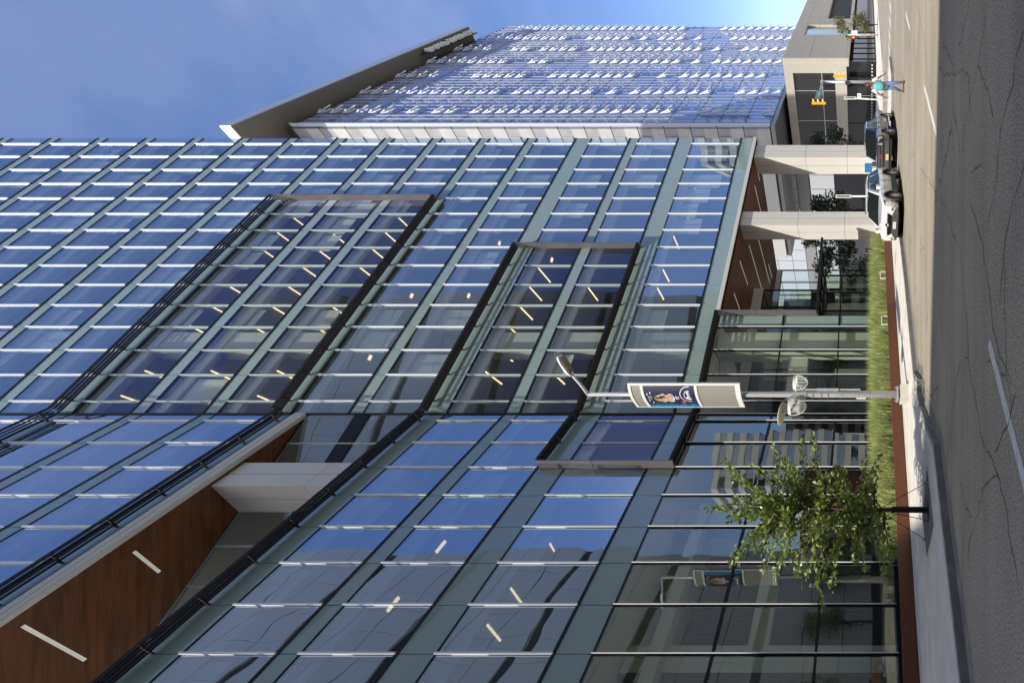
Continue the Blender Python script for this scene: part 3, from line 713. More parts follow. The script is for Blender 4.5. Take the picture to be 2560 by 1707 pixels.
sd = MB(); sd.fbox(SP_, 0, 2.2, -.0, .6, 5.0, 15.1); sd.fbox(SP_, 2.2, 60, .0, .8, 13.7, 15.1); sd.fbox(SP_, 2.2, 60, .0, .8, 5.0, 6.9); sd.build('beige_side', cmat, pb)
gl_ = MB(); gl_.fbox(SP_, 2.2, 60, .3, .4, 6.9, 13.7); gl_.build('side_glazing', dg, pb)
ml = MB()
for s in range(5, 60, 5): ml.fbox(SP_, s, s + .08, .22, .3, 6.9, 13.7)
ml.fbox(SP_, 2.2, 60, .2, .3, 9.0, 9.1); ml.build('side_mullion', M['galv'], pb)
gl2 = MB(); gl2.fbox(PP, 14.5, 22, -.5, -.4, 5.0, 13.0); gl2.fbox(PP, 27, 80, -1.6, -1.5, 5.0, 9.5); gl2.build('front_glazing', glass('podium_front_glass', (.2, .25, .25), .2, (.8, .9, .95), wav=.12, wsc=.5, body=(.08, .1, .1), bodyfac=.8), pb)
gs = MB(); gs.fbox(PP, .5, 80, -3.1, -3.0, .15, 4.6); gs.build('shopfront', dg, pb)
gs = MB(); gs.fbox(SP_, 1.0, 60, 1.4, 1.5, .15, 5.0); gs.build('shopfront', dg, pb)
pm = MB()
for s in (.5, 4, 7.5, 11, 14.5, 18, 21.5, 25, 30, 36): pm.fbox(PP, s, s + .12, -3.0, -2.9, .15, 4.6)
for s in (3, 7, 11, 15, 20): pm.fbox(SP_, s, s + .1, 1.3, 1.4, .15, 5.0)
pm.build('shopfront_mullion', M['mull'], pb)
st_ = MB()
for k in range(26):
    s = 1.2 + k * .55; st_.fbox(PP, s, s + .05, -2.98, -2.95, .5, .62 )
for k in range(20):
    s = 1.4 + k * .5; st_.fbox(SP_, s, s + .2, 1.27, 1.29, .75, .95)
st_.build('window_decal', M['white_paint'], pb)
cb = MB(); cb.prism([PP(.6, -1.2, 0), PP(80, -1.2, 0), PP(80, -26, 0), SP_(60, .9, 0), SP_(3, .9, 0)], 4.98, 14.9)
cb.prism([PP(.8, -4.5, 0), PP(80, -4.5, 0), PP(80, -26, 0), SP_(60, 5, 0), SP_(4, 5, 0)], .1, 4.97); cb.build('body', mat('podium_core', (.04, .04, .042), .7), pb)
# glazed hall seen through the passage
hl = thing('glazed_hall', 'pale sky reflecting glass hall with grey fascia seen through the corner passage', 'building', SP_(30, 12, 0))
hg = glass('hall_glass', (.2, .25, .32), .45, (.85, .9, 1.0), wav=.08, wsc=.3, body=(.2, .24, .3), bodyfac=.7)
def HP(s, d, z): return SP_(s, d - .6, z)
for i in range(18):
    mb = MB(); s = 17 + i * 3.0
    for a, b in ((15.2, 18.2), (18.3, 21.5), (21.6, 26), (8, 12.6)): mb.fbox(HP, s + .05, s + 2.95, 0, .1, a, b)
    mb.fbox(HP, s + .05, s + .2, .09, .12, 8, 26); mb.build('glass_bay', hg, hl)
mb = MB(); mb.fbox(HP, 17, 71, -.5, .3, 12.8, 15.0); mb.build('fascia', mat('hall_fascia', (.2, .2, .22), .5), hl)
mb = MB(); mb.fbox(HP, 17, 71, .15, 12, .1, 26.2); mb.build('body', mat('hall_body', (.03, .032, .04), .6), hl)
# ------------------------------------------------------------------ buildings across the street (seen in the glass, one throws the near shadow)
LA, LE_ = 31.0, 49.0
ldir = V(math.sin(R_(LA)) * math.cos(R_(LE_)), math.cos(R_(LA)) * math.cos(R_(LE_)), -math.sin(R_(LE_)))
HC = 40.0; sh = V(ldir.x, ldir.y, 0) * (HC / math.sin(R_(LE_)))
A_ = gp(2304.4, 1297, .15) - sh * (1 - .15 / HC); B_ = gp(2347.7, 0) - sh; E_ = gp(2276.6, 1318, .15) - sh * (1 - .15 / HC)
A_.z = B_.z = E_.z = 0
ab = (B_ - A_).normalized(); ae = (E_ - A_).normalized()
sb_ = thing('shade_building', 'grey panelled office block behind the photographer that shades the road', 'building', A_ - V(5, 25, 0))
wallm = mat('grey_panel', (.25, .26, .28), .6, var=.1, vscale=.3)
mb = MB(); mb.prism([A_, A_ + ab * 52, A_ + ab * 52 - V(0, 30, 0), A_ - V(30, 45, 0), A_ + ae * 20 - V(12, 0, 0), A_ + ae * 20], 0, HC); fixn(mb.build('wall', wallm, sb_))
mb = MB()
for z in range(4, 38, 4): mb.prism([A_ + ab * 1 + V(0, .06, 0), A_ + ab * 51 + V(0, .06, 0), A_ + ab * 51 - V(0, .2, 0), A_ + ab * 1 - V(0, .2, 0)], z, z + 1.7)
mb.build('window_band', M['carglass'], sb_)
ob = thing('panelled_tower', 'tall grey panelled tower with dark ribbon windows mirrored in the facade', 'building', V(40, 0, 0))
OC = V(38, 19.5, 0); on = V(.7071, -.7071, 0)
def OP(s, d, z): p = OC - td * s - on * d; return V(p.x, p.y, z)
mb = MB(); zz = 0
mb.fbox(OP, 0, 40, -22, -.3, 0, 86); mb.build('core', M['carglass'], ob)
for i in range(21):
    a = i * 4.1
    mb = MB()
    for k in range(14): mb.fbox(OP, k * 2.9, k * 2.9 + 2.86, -.3, 0, a + (1.0 if i % 3 == 0 else .06), a + 4.06)
    mb.build('panel_row', mat('tower_panel', (.6, .62, .66), .55) if i == 0 else bpy.data.materials['tower_panel'], ob)
wb = thing('white_striped_building', 'white building with curved slab bands mirrored in the lobby glass', 'building', V(92, 41, 0))
mb = MB(); gb = MB()
wx = azv(-10.5)
for i in range(12):
    z = 3.3 * i
    mb.prism([V(92, 41, 0) + V(0, -7.5, 0), V(92, 41, 0) + V(0, 7.5, 0), V(110, 52, 0), V(110, 30, 0)], z + 1.8, z + 3.3)
    gb.prism([V(92.5, 41, 0) + V(0, -7.2, 0), V(92.5, 41, 0) + V(0, 7.2, 0), V(109, 51, 0), V(109, 31, 0)], z, z + 1.8)
mb.build('slab_band', M['white_paint'], wb); gb.build('glazing', M['visionL'], wb)

cbm = mat('brick_brown', (.17, .075, .045), .85, var=.15, vscale=.4); cgm = mat('concrete_grey', (.3, .29, .27), .85, var=.1, vscale=.3)
for nm, x, y, wx_, wy_, h, m_, lb in (('brick_building', 62, 27, 16, 15, 13, cbm, 'brown brick building across the side street mirrored low in the lobby glass'), ('concrete_building', 70, 12, 24, 13, 19, cgm, 'grey concrete block beyond the panelled tower mirrored in the lobby glass'), ('dark_glass_building', 105, 62, 24, 22, 24, cgm, 'grey mid rise beside the white striped building mirrored in the glass')):
    bt = thing(nm, lb, 'building', (x + wx_ / 2, y, 0)); mb = MB(); mb.box(x, x + wx_, y - wy_ / 2, y + wy_ / 2, 0, h); mb.build('wall', m_, bt)
    mb = MB(); z = 1.0
    while z < h - 2: mb.box(x - .08, x + .02, y - wy_ / 2 + .8, y + wy_ / 2 - .8, z, z + 1.9); z += 3.6
    mb.build('window_band', M['carglass'], bt)
# ------------------------------------------------------------------ street lamp with banner and baskets
LB = gp(2270, 985.5, .15); LBX, LBY = LB.x, LB.y
kd = azv(45); ko = V(kd.y, -kd.x, 0)      # along the kerb, and out towards the road
def lz(x): return CAMH + (HZ - x) / FPX * LBY
lamp = thing('street_lamp', 'tall pale grey street lamp on a concrete block beside the planter', 'street lamp', LB)
mb = MB(); a = .31
ang = R_(20)
def rect(c, hw, hd, an):
    e1 = V(math.cos(an), math.sin(an), 0) * hw; e2 = V(-math.sin(an), math.cos(an), 0) * hd
    return [c - e1 - e2, c + e1 - e2, c + e1 + e2, c - e1 + e2]
mb.prism(rect(LB, a, a, ang), .1, .45); mb.build('footing', M['concrete'], lamp)
mb = MB(); mb.prism(rect(LB, .25, .25, ang), .52, .57)
for p in rect(LB, .2, .2, ang): mb.tube([V(p.x, p.y, .44), V(p.x, p.y, .64)], .022, 6)
mb.build('base_plate', M['galv'], lamp)
mb = MB(); mb.tube([V(LBX, LBY, z) for z in (.56, 3, 6, 9, 11.9)], [.135, .122, .105, .088, .07], 20); mb.build('pole', mat('lamp_paint', (.5, .5, .51), .38, .2, var=.05, vscale=3), lamp, True)
mb = MB()
for z in (2.0, 1.5, 2.6, 3.1, 3.35, 3.65, 3.9): mb.lathe([(.15, -.02), (.15, .02)], (LBX, LBY, z), n=16)
mb.build('strap', M['galv'], lamp)
mb = MB(); mb.prism(rect(V(LBX + .17, LBY + .02, 0), .035, .03, 0), 1.9, 3.95); mb.prism(rect(V(LBX + .17, LBY, 0), .05, .05, 0), 2.7, 3.5); mb.build('conduit', M['galv'], lamp)
mb = MB(); mb.prism(rect(V(LBX - .14, LBY - .03, 0), .025, .05, 0), 1.7, 2.05); mb.build('hand_hole_cover', M['white_paint'], lamp)
az_ = lz(1470)
p0 = V(LBX, LBY, az_); p1 = p0 + ko * 1.15 + V(0, 0, .12)
mb = MB(); mb.tube([p0, p0 + ko * .4 + V(0, 0, .02), p1], [.06, .05, .038], 10); mb.build('arm', M['white_metal'], lamp, True)
hd_ = MB(); q = p1 - ko * .1
rows = []
for t, w, h in ((0, .05, .04), (.12, .11, .055), (.3, .155, .06), (.78, .15, .045), (.98, .11, .035), (1.02, .04, .015)):
    c = q + ko * t + V(0, 0, .02 + t * .02); rows.append([c + kd * w - V(0, 0, h), c + kd * w * .8 + V(0, 0, h), c - kd * w * .8 + V(0, 0, h), c - kd * w - V(0, 0, h)])
hd_.grid(rows, closed=True); hd_ = hd_.build('lamp_head', M['white_metal'], lamp)
mb = MB()
c0 = q + ko * .33; c1 = q + ko * .9
mb.prism([c0 - kd * .13, c1 - kd * .13, c1 + kd * .13, c0 + kd * .13], q.z - .085, q.z - .05)
for t in (.18, .26): 
    c = q + ko * t; mb.prism([c - kd * .09, c + ko * .05 - kd * .09, c + ko * .05 + kd * .09, c + kd * .09], q.z - .07, q.z - .045)
mb.build('lens', mat('lamp_lens', (.22, .2, .17), .35, .2), hd_)
# banner: a sail shaped sheet standing out from the pole
bn = thing('pole_banner', 'curved perforated metal banner frame with a navy sports portrait print on the street lamp', 'banner', V(LBX, LBY, lz(1863)))
BR = at(1600, 957, LBY - .42); BL = at(1600, 1017, LBY + .34); BR.z = BL.z = 0
bch = BL - BR; bw_ = bch.length; bu = bch.normalized(); bo = V(bu.y, -bu.x, 0)
if bo.y > 0: bo = -bo
ZB, ZT = lz(1857), lz(1583)
def SH(u, z, lift=0.0):        # u 0 (street edge, right) .. 1 (left)
    b = math.sin(math.pi * min(1, max(0, u)) ** .8) * .15
    p = BR + bch * u + bo * (b + lift); return V(p.x, p.y, z)
def sheet(u0, u1, z0, z1, m, name, par, lift=0, th=.012, nu=16):
    mb = MB(); us = [u0 + (u1 - u0) * i / nu for i in range(nu + 1)]
    mb.grid([[SH(u, z0, lift) for u in us], [SH(u, z1, lift) for u in us]]); mb.grid([[SH(u, z0, lift - th) for u in us], [SH(u, z1, lift - th) for u in us]])
    return mb.build(name, m, par, True)
pm_, nt, out = nodes('perforated_metal')
p = N(nt, 'ShaderNodeBsdfPrincipled'); p.inputs['Base Color'].default_value = (.36, .345, .3, 1); p.inputs['Roughness'].default_value = .5
t_ = N(nt, 'ShaderNodeBsdfTransparent'); mx = N(nt, 'ShaderNodeMixShader'); mx.inputs[0].default_value = .76
nt.links.new(t_.outputs[0], mx.inputs[1]); nt.links.new(p.outputs[0], mx.inputs[2]); nt.links.new(mx.outputs[0], out.inputs[0])
sheet(.03, .97, ZB, ZT, pm_, 'mesh_panel', bn)
fm = MB()
def band(z, w, n=18):
    us = [i / n for i in range(n + 1)]
    for l in (.02, -.03): fm.grid([[SH(u, z - w, l) for u in us], [SH(u, z + w, l) for u in us]])
    fm.grid([[SH(u, z - w, .02) for u in us], [SH(u, z - w, -.03) for u in us]])
ZP0, ZP1 = lz(1748), lz(1616)
for z, w in ((ZB + .09, .09), (ZT - .05, .05), (ZP0, .05), (ZP1, .05)): band(z, w)
for u0, u1 in ((0, .055), (.96, 1.0)):
    a, b, c, d = SH(u0, ZB, .025), SH(u1, ZB, .025), SH(u1, ZB, -.03), SH(u0, ZB, -.03)
    fm.hexa([a, b, c, d], [V(q.x, q.y, ZT) for q in (a, b, c, d)])
fm.build('frame', M['white_paint'], bn)
rg_ = MB()
for z in (ZB + .75, ZB + 1.3): 
    us = [.05 + .9 * i / 12 for i in range(13)]; rg_.tube([SH(u, z, -.05) for u in us], .015, 5)
for z in (ZB + .75, ZB + 1.3, ZP1, ZT - .1): rg_.tube([V(LBX, LBY, z), SH(.45, z, -.05)], .03, 6)
rg_.build('bracket', M['galv'], bn)
PR0, PR1 = ZP0 + .05, ZP1 - .05
pr = sheet(.055, .965, PR0, PR1, mat('print_navy', (.022, .028, .07), .45, var=.6, vscale=2.2), 'print', bn, .018, .004)
PH = PR1 - PR0
def art(name, pts, m, lift):   # pts in (u 0..1 across from left, v 0..1 up)
    mb = MB(); mb.poly([SH(.965 - .91 * a, PR0 + PH * b, lift) for a, b in pts]); return mb.build(name, m, pr)
def ell(cx, cy, rx, ry, n=20, a0=0, a1=360): return [(cx + rx * math.cos(R_(a0 + (a1 - a0) * i / n)), cy + ry * math.sin(R_(a0 + (a1 - a0) * i / n))) for i in range(n + (0 if a1 - a0 == 360 else 1))]
skin = mat('print_skin', (.62, .4, .29), .5); cy_ = mat('print_cyan', (.03, .38, .62), .5); nv = mat('print_jersey', (.012, .014, .035), .5); wt = mat('print_white', (.7, .72, .75), .5)
dk = mat('print_dark', (.06, .045, .04), .5); rd_ = mat('print_red', (.5, .1, .07), .5); bl_ = mat('print_blue', (.012, .12, .3), .5); gy = mat('print_grey', (.16, .17, .2), .5)
art('splash', [(0, 1), (0, 0), (.13, 0), (.2, .2), (.16, .45), (.22, .7), (.14, 1)], bl_, .0215)
art('jersey', [(.12, 0), (.98, 0), (.98, .42), (.8, .5), (.62, .47), (.4, .47), (.25, .4), (.14, .3)], nv, .022)
art('collar', ell(.52, .5, .2, .075), wt, .0225); art('collar', ell(.52, .515, .17, .06), skin, .023)
art('face', ell(.52, .65, .17, .17), skin, .0235); art('hair', [(.34, .7), (.36, .8), (.44, .845), (.6, .845), (.68, .8), (.7, .7), (.66, .75), (.52, .775), (.38, .75)], dk, .024)
art('ear', ell(.34, .64, .03, .035), skin, .0238); art('ear', ell(.7, .64, .03, .035), skin, .0238)
for x in (.445, .59): art('eye', ell(x, .67, .026, .012, 10), dk, .0245); art('brow', [(x - .045, .695), (x + .045, .695), (x + .045, .705), (x - .045, .705)], dk, .0245)
art('nose', [(.505, .66), (.545, .66), (.56, .6), (.49, .6)], mat('print_shade', (.5, .3, .22), .5), .0245); art('mouth', [(.46, .565), (.58, .565), (.56, .55), (.48, .55)], rd_, .0245)
star = []
for i in range(10): r = .1 if i % 2 == 0 else .045; star.append((.54 + r * 1.0 * math.sin(R_(36 * i)), .375 + r * .62 * math.cos(R_(36 * i))))
art('crest', star, wt, .024); art('crest', ell(.54, .375, .03, .02, 10), gy, .0245)
def ringart(cx, cy, r, w, a0, a1, m, l):
    o_ = ell(cx, cy, r, r * .55, 24, a0, a1); i_ = ell(cx, cy, r - w, (r - w) * .55, 24, a0, a1)
    mb = MB(); f = lambda q: SH(.965 - .91 * q[0], PR0 + PH * q[1], l); mb.grid([[f(q) for q in o_], [f(q) for q in i_]]); mb.build('emblem', m, pr)
ringart(.66, .13, .32, .03, -10, 190, wt, .0232)
fan = [(.45, .1)] + ell(.64, .12, .2, .11, 14, 180, 10) + [(.8, .1), (.74, .15), (.7, .09), (.65, .16), (.6, .09), (.55, .15), (.5, .08)]
art('emblem', fan, wt, .0236)
art('patch', [(.24, .24), (.38, .24), (.38, .31), (.24, .31)], rd_, .0245); ringart(.06, .1, .12, .04, -60, 240, cy_, .0245)
def banner_text(body, size, cu, cv, m, rot90=True):
    v, f = text_mesh(body, size, 0, 1.0); mb = MB()
    for x, y, z in v:
        a, b = (-y, x) if rot90 else (x, y)
        mb.v.append(tuple(SH(.965 - .91 * (cu + a / bw_), PR0 + PH * cv + b, .0255)))
    mb.f = f; mb.m = [0] * len(f); mb.build('lettering', m, pr)
banner_text('APPLETON', .27, .105, .6, cy_); banner_text('22', .2, .56, .9, wt, False)
for a, b in ((.42, .93), (.7, .94), (.75, .88), (.3, .88)): art('splash', ell(a, b, .05, .012, 8), wt, .0235)
# hanging baskets and dish
def basket(dx, dy, x, px_r, label, liner):
    c = V(LBX + dx, LBY + dy, lz(x)); t = thing('hanging_basket', label, 'wire basket', c, 'wire baskets on the street lamp')
    r = px_r * LBY / FPX; mb = MB(); mb.lathe([(r, 0), (r, .1), (r - .012, .1), (r - .012, 0), (r, 0)], c, n=24); mb.build('rim', M['white_paint'], t)
    mb = MB()
    for k in range(12):
        th = k * math.pi / 6; pts = []
        for i in range(7):
            a = i / 6 * math.pi / 2; pts.append(c + V(math.cos(th) * r * math.cos(a), math.sin(th) * r * math.cos(a), -math.sin(a) * r * 1.55))
        mb.tube(pts, .011, 4)
    mb.build('wire_cage', M['white_paint'], t)
    mb = MB(); mb.tube([V(LBX, LBY, c.z + .02), c + V(0, 0, .02)], .025, 6); mb.tube([V(LBX, LBY, c.z - .35), c + V(0, 0, .0)], .015, 5); mb.build('bracket_arm', M['white_paint'], t)
    if liner:
        mb = MB(); mb.prism(rect(c, r * .62, r * .62, .4), c.z - .3, c.z + .02); mb.build('liner', mat('liner', (.6, .61, .6), .6), t)
basket(.43, .0, 1991, 18.5, 'white wire basket on the street lamp, the smaller empty one', False)
basket(-.42, -.15, 1981, 23, 'white wire basket on the street lamp holding a white box, below the dish', True)
dc = V(LBX - .68, LBY - .2, lz(1957)); t = thing('dish', 'cream coloured round dish tilted above a wire basket on the lamp pole', 'dish', dc)
mb = MB(); tilt = Matrix.Translation(dc) @ Matrix.Rotation(R_(6), 4, 'Y') @ Matrix.Rotation(R_(-8), 4, 'X')
mb.lathe([(.0, .03), (.2, .035), (.43, .02), (.43, -.01), (.2, .0), (.0, 0)], (0, 0, 0), n=28); mb.build('disc', mat('cream_paint', (.55, .52, .38), .5), t, False, tilt)
mb = MB(); mb.tube([dc, V(LBX - .3, LBY - .1, dc.z - .25), V(LBX, LBY, dc.z - .3)], .014, 5); mb.tube([dc - V(.2, 0, 0), V(LBX - .42, LBY - .15, lz(1981))], .012, 5); mb.build('stay', M['galv'], t)
# ------------------------------------------------------------------ trees
def leaf(mb, p, d, size, rnd):
    d = d.normalized(); n = V(rnd.gauss(0, 1), rnd.gauss(0, 1), rnd.gauss(0, 1) + .5); s_ = d.cross(n)
    if s_.length < 1e-4: return
    s_ = s_.normalized() * size * .36; up = s_.cross(d).normalized() * size * .12
    a, b, c = p, p + d * size * .5, p + d * size
    mb.poly([a, b + s_ + up, c, b]); mb.poly([a, b, c, b - s_ + up])
lfA = leafmat('street_leaf', (.08, .14, .018), (.4, .47, .13), .35)
TB = gp(2320.6, 1274, .142)
st = thing('street_tree', 'young street tree with arching leafy shoots and black trunk sleeve near the kerb', 'tree', TB)
tr_ = random.Random(21); mb = MB(); lf = MB()
mb.tube([TB, TB + V(.01, 0, .9)], .075, 12)
mb.build('trunk_sleeve', mat('corrugated_sleeve', (.012, .011, .01), .7, bump=.8, bscale=40), st)
mb = MB(); mb.tube([TB + V(.01, 0, .6), TB + V(0, 0, 1.6), TB + V(.05, .02, 2.6), TB + V(0, 0, 3.4), TB + V(-.05, 0, 4.2)], [.05, .045, .035, .022, .01], 8)
shoots = []
for i in range(84):
    f = tr_.random(); z = 1.05 + 3.0 * f ** 1.0; th = tr_.random() * 6.283; el = R_(tr_.uniform(-5, 55) + 15 * f)
    ln_ = (.75 + 1.1 * math.sin(math.pi * min(1, (z - .6) / 4.0))) * tr_.uniform(.55, 1.1)
    d = V(math.cos(th) * math.cos(el), math.sin(th) * math.cos(el), math.sin(el)); shoots.append((TB + V(0, 0, z), d, ln_))
for az_a, z, el, ln_ in ((30, 3.4, 60, 2.1), (-15, 2.9, 42, 1.9), (60, 3.3, 52, 1.9), (10, 2.4, 18, 1.9), (-30, 2.0, 30, 1.6), (170, 3.2, 35, 2.1), (190, 2.6, 20, 2.3), (160, 1.9, 15, 2.2), (200, 1.7, 0, 1.5), (175, 3.6, 55, 1.8), (20, 3.6, 65, 1.9), (185, 1.4, -5, 1.5), (5, 1.5, 8, 1.3)):
    th = R_(az_a); d = V(math.cos(th) * math.cos(R_(el)), .25 * math.sin(th) * math.cos(R_(el)), math.sin(R_(el))); shoots.append((TB + V(0, 0, z), d, ln_))
for p, d, ln_ in shoots:
    pts = []; q = p.copy(); dd = d.copy(); n = 8
    for i in range(n + 1):
        pts.append(q.copy()); q = q + dd * ln_ / n; dd = (dd + V(tr_.gauss(0, .08), tr_.gauss(0, .08), tr_.gauss(-.03, .07))).normalized()
    mb.tube(pts, [.016 * (1 - i / n) + .004 for i in range(n + 1)], 4)
    nl = int(ln_ * 36)
    for k in range(nl):
        f = (k + .5) / nl; f = .12 + .88 * f; i = min(n - 1, int(f * n)); b = pts[i].lerp(pts[i + 1], f * n - i)
        r3 = V(tr_.gauss(0, 1), tr_.gauss(0, 1), tr_.gauss(0, .7)); t = (pts[i + 1] - pts[i]).normalized()
        leaf(lf, b + r3 * .03, t * .5 + r3 * .55, tr_.uniform(.09, .165), tr_)
mb.build('trunk', M['bark'], st, True); lf.build('crown', lfA, st)
mb = MB()
for e in (gp(2323, 1301, .15), gp(2315, 1349, .15), TB + V(.55, .4, 0)): mb.tube([TB + V(0, 0, 1.25), e], .009, 5); mb.tube([e + V(.02, 0, .09), e + V(.0, 0, .0), e + V(-.04, .03, .1)], .007, 4)
mb.build('guy_rope', M['black'], st)
pit = [gp(2317, 1163, .147), gp(2334, 1313, .147), gp(2316.5, 1393, .147), gp(2306, 1290, .147)]
pm2 = MB(); pm2.poly(pit); tag(pm2.build('tree_pit', mat('pit_cover', (.16, .165, .17), .8, var=.3, vscale=5, bump=.3, bscale=25)), kind='structure')
ho = MB(); ho.lathe([(.0, .15), (.26, .15)], (TB.x, TB.y, 0), n=24); tag(ho.build('tree_pit_hole', M['black']), kind='structure')
def tree(label, c, h, r, lo, nleaf, size, m, seed, group=None, trunk=.14):
    t = thing('tree', label, 'tree', c, group); rn_ = random.Random(seed)
    mb = MB(); mb.tube([c, c + V(.1, 0, h * .3), c + V(0, .1, h * .6), c + V(0, 0, h * .85)], [trunk, trunk * .8, trunk * .5, trunk * .15], 8)
    blobs = []
    for k in range(16):
        th = rn_.random() * 6.283; f = rn_.random(); z = lo + (h - lo) * f; rr_ = r * (.45 + .55 * math.sin(math.pi * (.15 + .8 * f))) * rn_.uniform(.3, .8)
        q = c + V(math.cos(th) * rr_, math.sin(th) * rr_, z); blobs.append((q, r * rn_.uniform(.25, .45)))
        mb.tube([c + V(0, 0, min(z, h * .8) * rn_.uniform(.5, .8)), q], [trunk * .35, .01], 5)
    mb.build('trunk', M['bark'], t, True); lf = MB()
    for i in range(nleaf):
        q, br = blobs[rn_.randrange(16)]; d = V(rn_.gauss(0, 1), rn_.gauss(0, 1), rn_.gauss(0, .8)).normalized()
        leaf(lf, q + d * br * rn_.random() ** .5, d + V(rn_.gauss(0, .6), rn_.gauss(0, .6), rn_.gauss(0, .6)), size * rn_.uniform(.6, 1.3), rn_)
    lf.build('crown', m, t); return t
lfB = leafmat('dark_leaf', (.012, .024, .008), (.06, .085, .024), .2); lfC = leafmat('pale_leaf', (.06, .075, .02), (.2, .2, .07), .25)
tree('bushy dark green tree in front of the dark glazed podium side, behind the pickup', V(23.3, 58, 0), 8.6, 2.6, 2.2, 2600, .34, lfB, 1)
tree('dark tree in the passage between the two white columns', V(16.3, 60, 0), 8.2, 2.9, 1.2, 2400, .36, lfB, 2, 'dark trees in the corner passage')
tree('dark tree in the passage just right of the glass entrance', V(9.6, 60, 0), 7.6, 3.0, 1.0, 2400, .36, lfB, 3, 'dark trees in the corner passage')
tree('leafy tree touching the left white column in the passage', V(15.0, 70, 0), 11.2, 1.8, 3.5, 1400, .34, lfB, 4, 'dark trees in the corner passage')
tree('airy yellow green sapling on the far sidewalk before the beige podium', V(44.5, 67.5, 0), 6.2, 1.9, 1.9, 1500, .26, lfC, 5, None, .06)
ta = tree('leafy tree across the street mirrored in the lobby glass', V(24.5, 7.0, 0), 7.5, 2.6, 2.0, 2600, .3, lfA, 6, 'trees across the street')
for i, (x, y) in enumerate(((30.5, 12.5), (19.5, 1.0), (35, 17.5))):
    c_ = copy_tree(ta); c_.location = (x, y, 0); c_.rotation_euler.z = i * 1.7 + 1
# ------------------------------------------------------------------ traffic signals, posts, signs
def lens_dir(a): return V(math.sin(R_(a)), math.cos(R_(a)), 0)
sp_ = V(27.0, 50.0, .15)
tp = thing('signal_pole', 'grey steel signal pole with mast arm at the far corner behind the pedestrian', 'traffic pole', sp_)
ztop = CAMH + 112 / FPX * 50
mb = MB(); mb.tube([V(27, 50, .15), V(27, 50, ztop)], [.17, .13], 12); mb.lathe([(.17, -.14), (.17, .16), (.0, .18)], (27, 50, ztop), n=12); mb.build('pole', M['galv'], tp, True)
ae_ = at(2043, 256, 45.2); mb = MB(); mb.tube([V(27, 50, ztop), ae_], [.12, .07], 10); mb.build('mast_arm', M['galv'], tp, True)
mb = MB(); mb.prism(rect(V(26.8, 49.8, 0), .18, .1, .3), ztop - 2.75, ztop - 2.4); mb.build('control_box', mat('box_dark', (.05, .05, .055), .5), tp)
def signal(c, label, face):
    t = thing('traffic_signal', label, 'traffic signal', c, 'yellow signal heads on the mast pole'); f = lens_dir(face); s_ = V(f.y, -f.x, 0)
    mb = MB()
    for k in range(3):
        z = c.z + .02 + k * .44; mb.prism([c - s_ * .2 - f * .16, c + s_ * .2 - f * .16, c + s_ * .2 + f * .06, c - s_ * .2 + f * .06], z, z + .42)
    mb.build('housing', M['yellow'], t)
    for k in range(3):
        cc = c + f * .06; cc = V(cc.x, cc.y, c.z + .23 + k * .44); mb = MB(); rows = []
        for d, n0 in ((0, 0), (.3, 0)):
            row = []
            for i in range(15):
                a = R_(-10 + 200 * i / 14); row.append(cc + s_ * .16 * math.cos(a) + V(0, 0, .16 * math.sin(a)) + f * d * (.55 + .45 * max(0, math.sin(a))))
            rows.append(row)
        mb.grid(rows); mb.build('visor', M['yellow'], t)
        mb = MB(); mb.poly([cc + s_ * .15 * math.cos(R_(i * 24)) + V(0, 0, .15 * math.sin(R_(i * 24))) + f * .005 for i in range(15)]); mb.build('lens', M['black'], t)
    return t
c1 = at(2116, 190, 49.2); s1 = signal(c1, 'yellow traffic signal bracketed to the side of the mast pole', 118)
mb = MB(); 
for z in (c1.z + .2, c1.z + 1.2): mb.tube([V(27, 50, z), V(c1.x, c1.y, z)], .03, 6)
mb.build('bracket', M['galv'], s1)
c2 = at(2065, 257, 45.2); signal(c2, 'yellow traffic signal hanging at the end of the mast arm', 118)
arm0 = V(27, 50, ztop); ad_ = (ae_ - arm0).normalized()
sg0 = arm0.lerp(ae_, .5); sg1 = arm0.lerp(ae_, .93); sgx = (sg0 - sg1).normalized(); sgy = V(0, 0, 1); sgn = sgx.cross(V(0, 0, 1)).normalized()
ssn = thing('street_sign', 'green street name sign on the signal mast arm', 'street sign', (sg0 + sg1) / 2)
if sgn.y > 0: sgn = -sgn
mb = MB(); off_ = sgn * .14
mb.hexa([sg1 + off_ - V(0, 0, .3), sg0 + off_ - V(0, 0, .3), sg0 + off_ * .8 - V(0, 0, .3), sg1 + off_ * .8 - V(0, 0, .3)], [sg1 + off_ + V(0, 0, .3), sg0 + off_ + V(0, 0, .3), sg0 + off_ * .8 + V(0, 0, .3), sg1 + off_ * .8 + V(0, 0, .3)])
mb.build('plate', M['green_sign'], ssn)
ex_ = V(sgx.x, sgx.y, sgx.z)
place_text('lettering', 'S Cedar St', .46, .002, (sg0 + sg1) / 2 + off_ * 1.06, ex_, V(0, 0, 1), M['white_paint'], ssn)
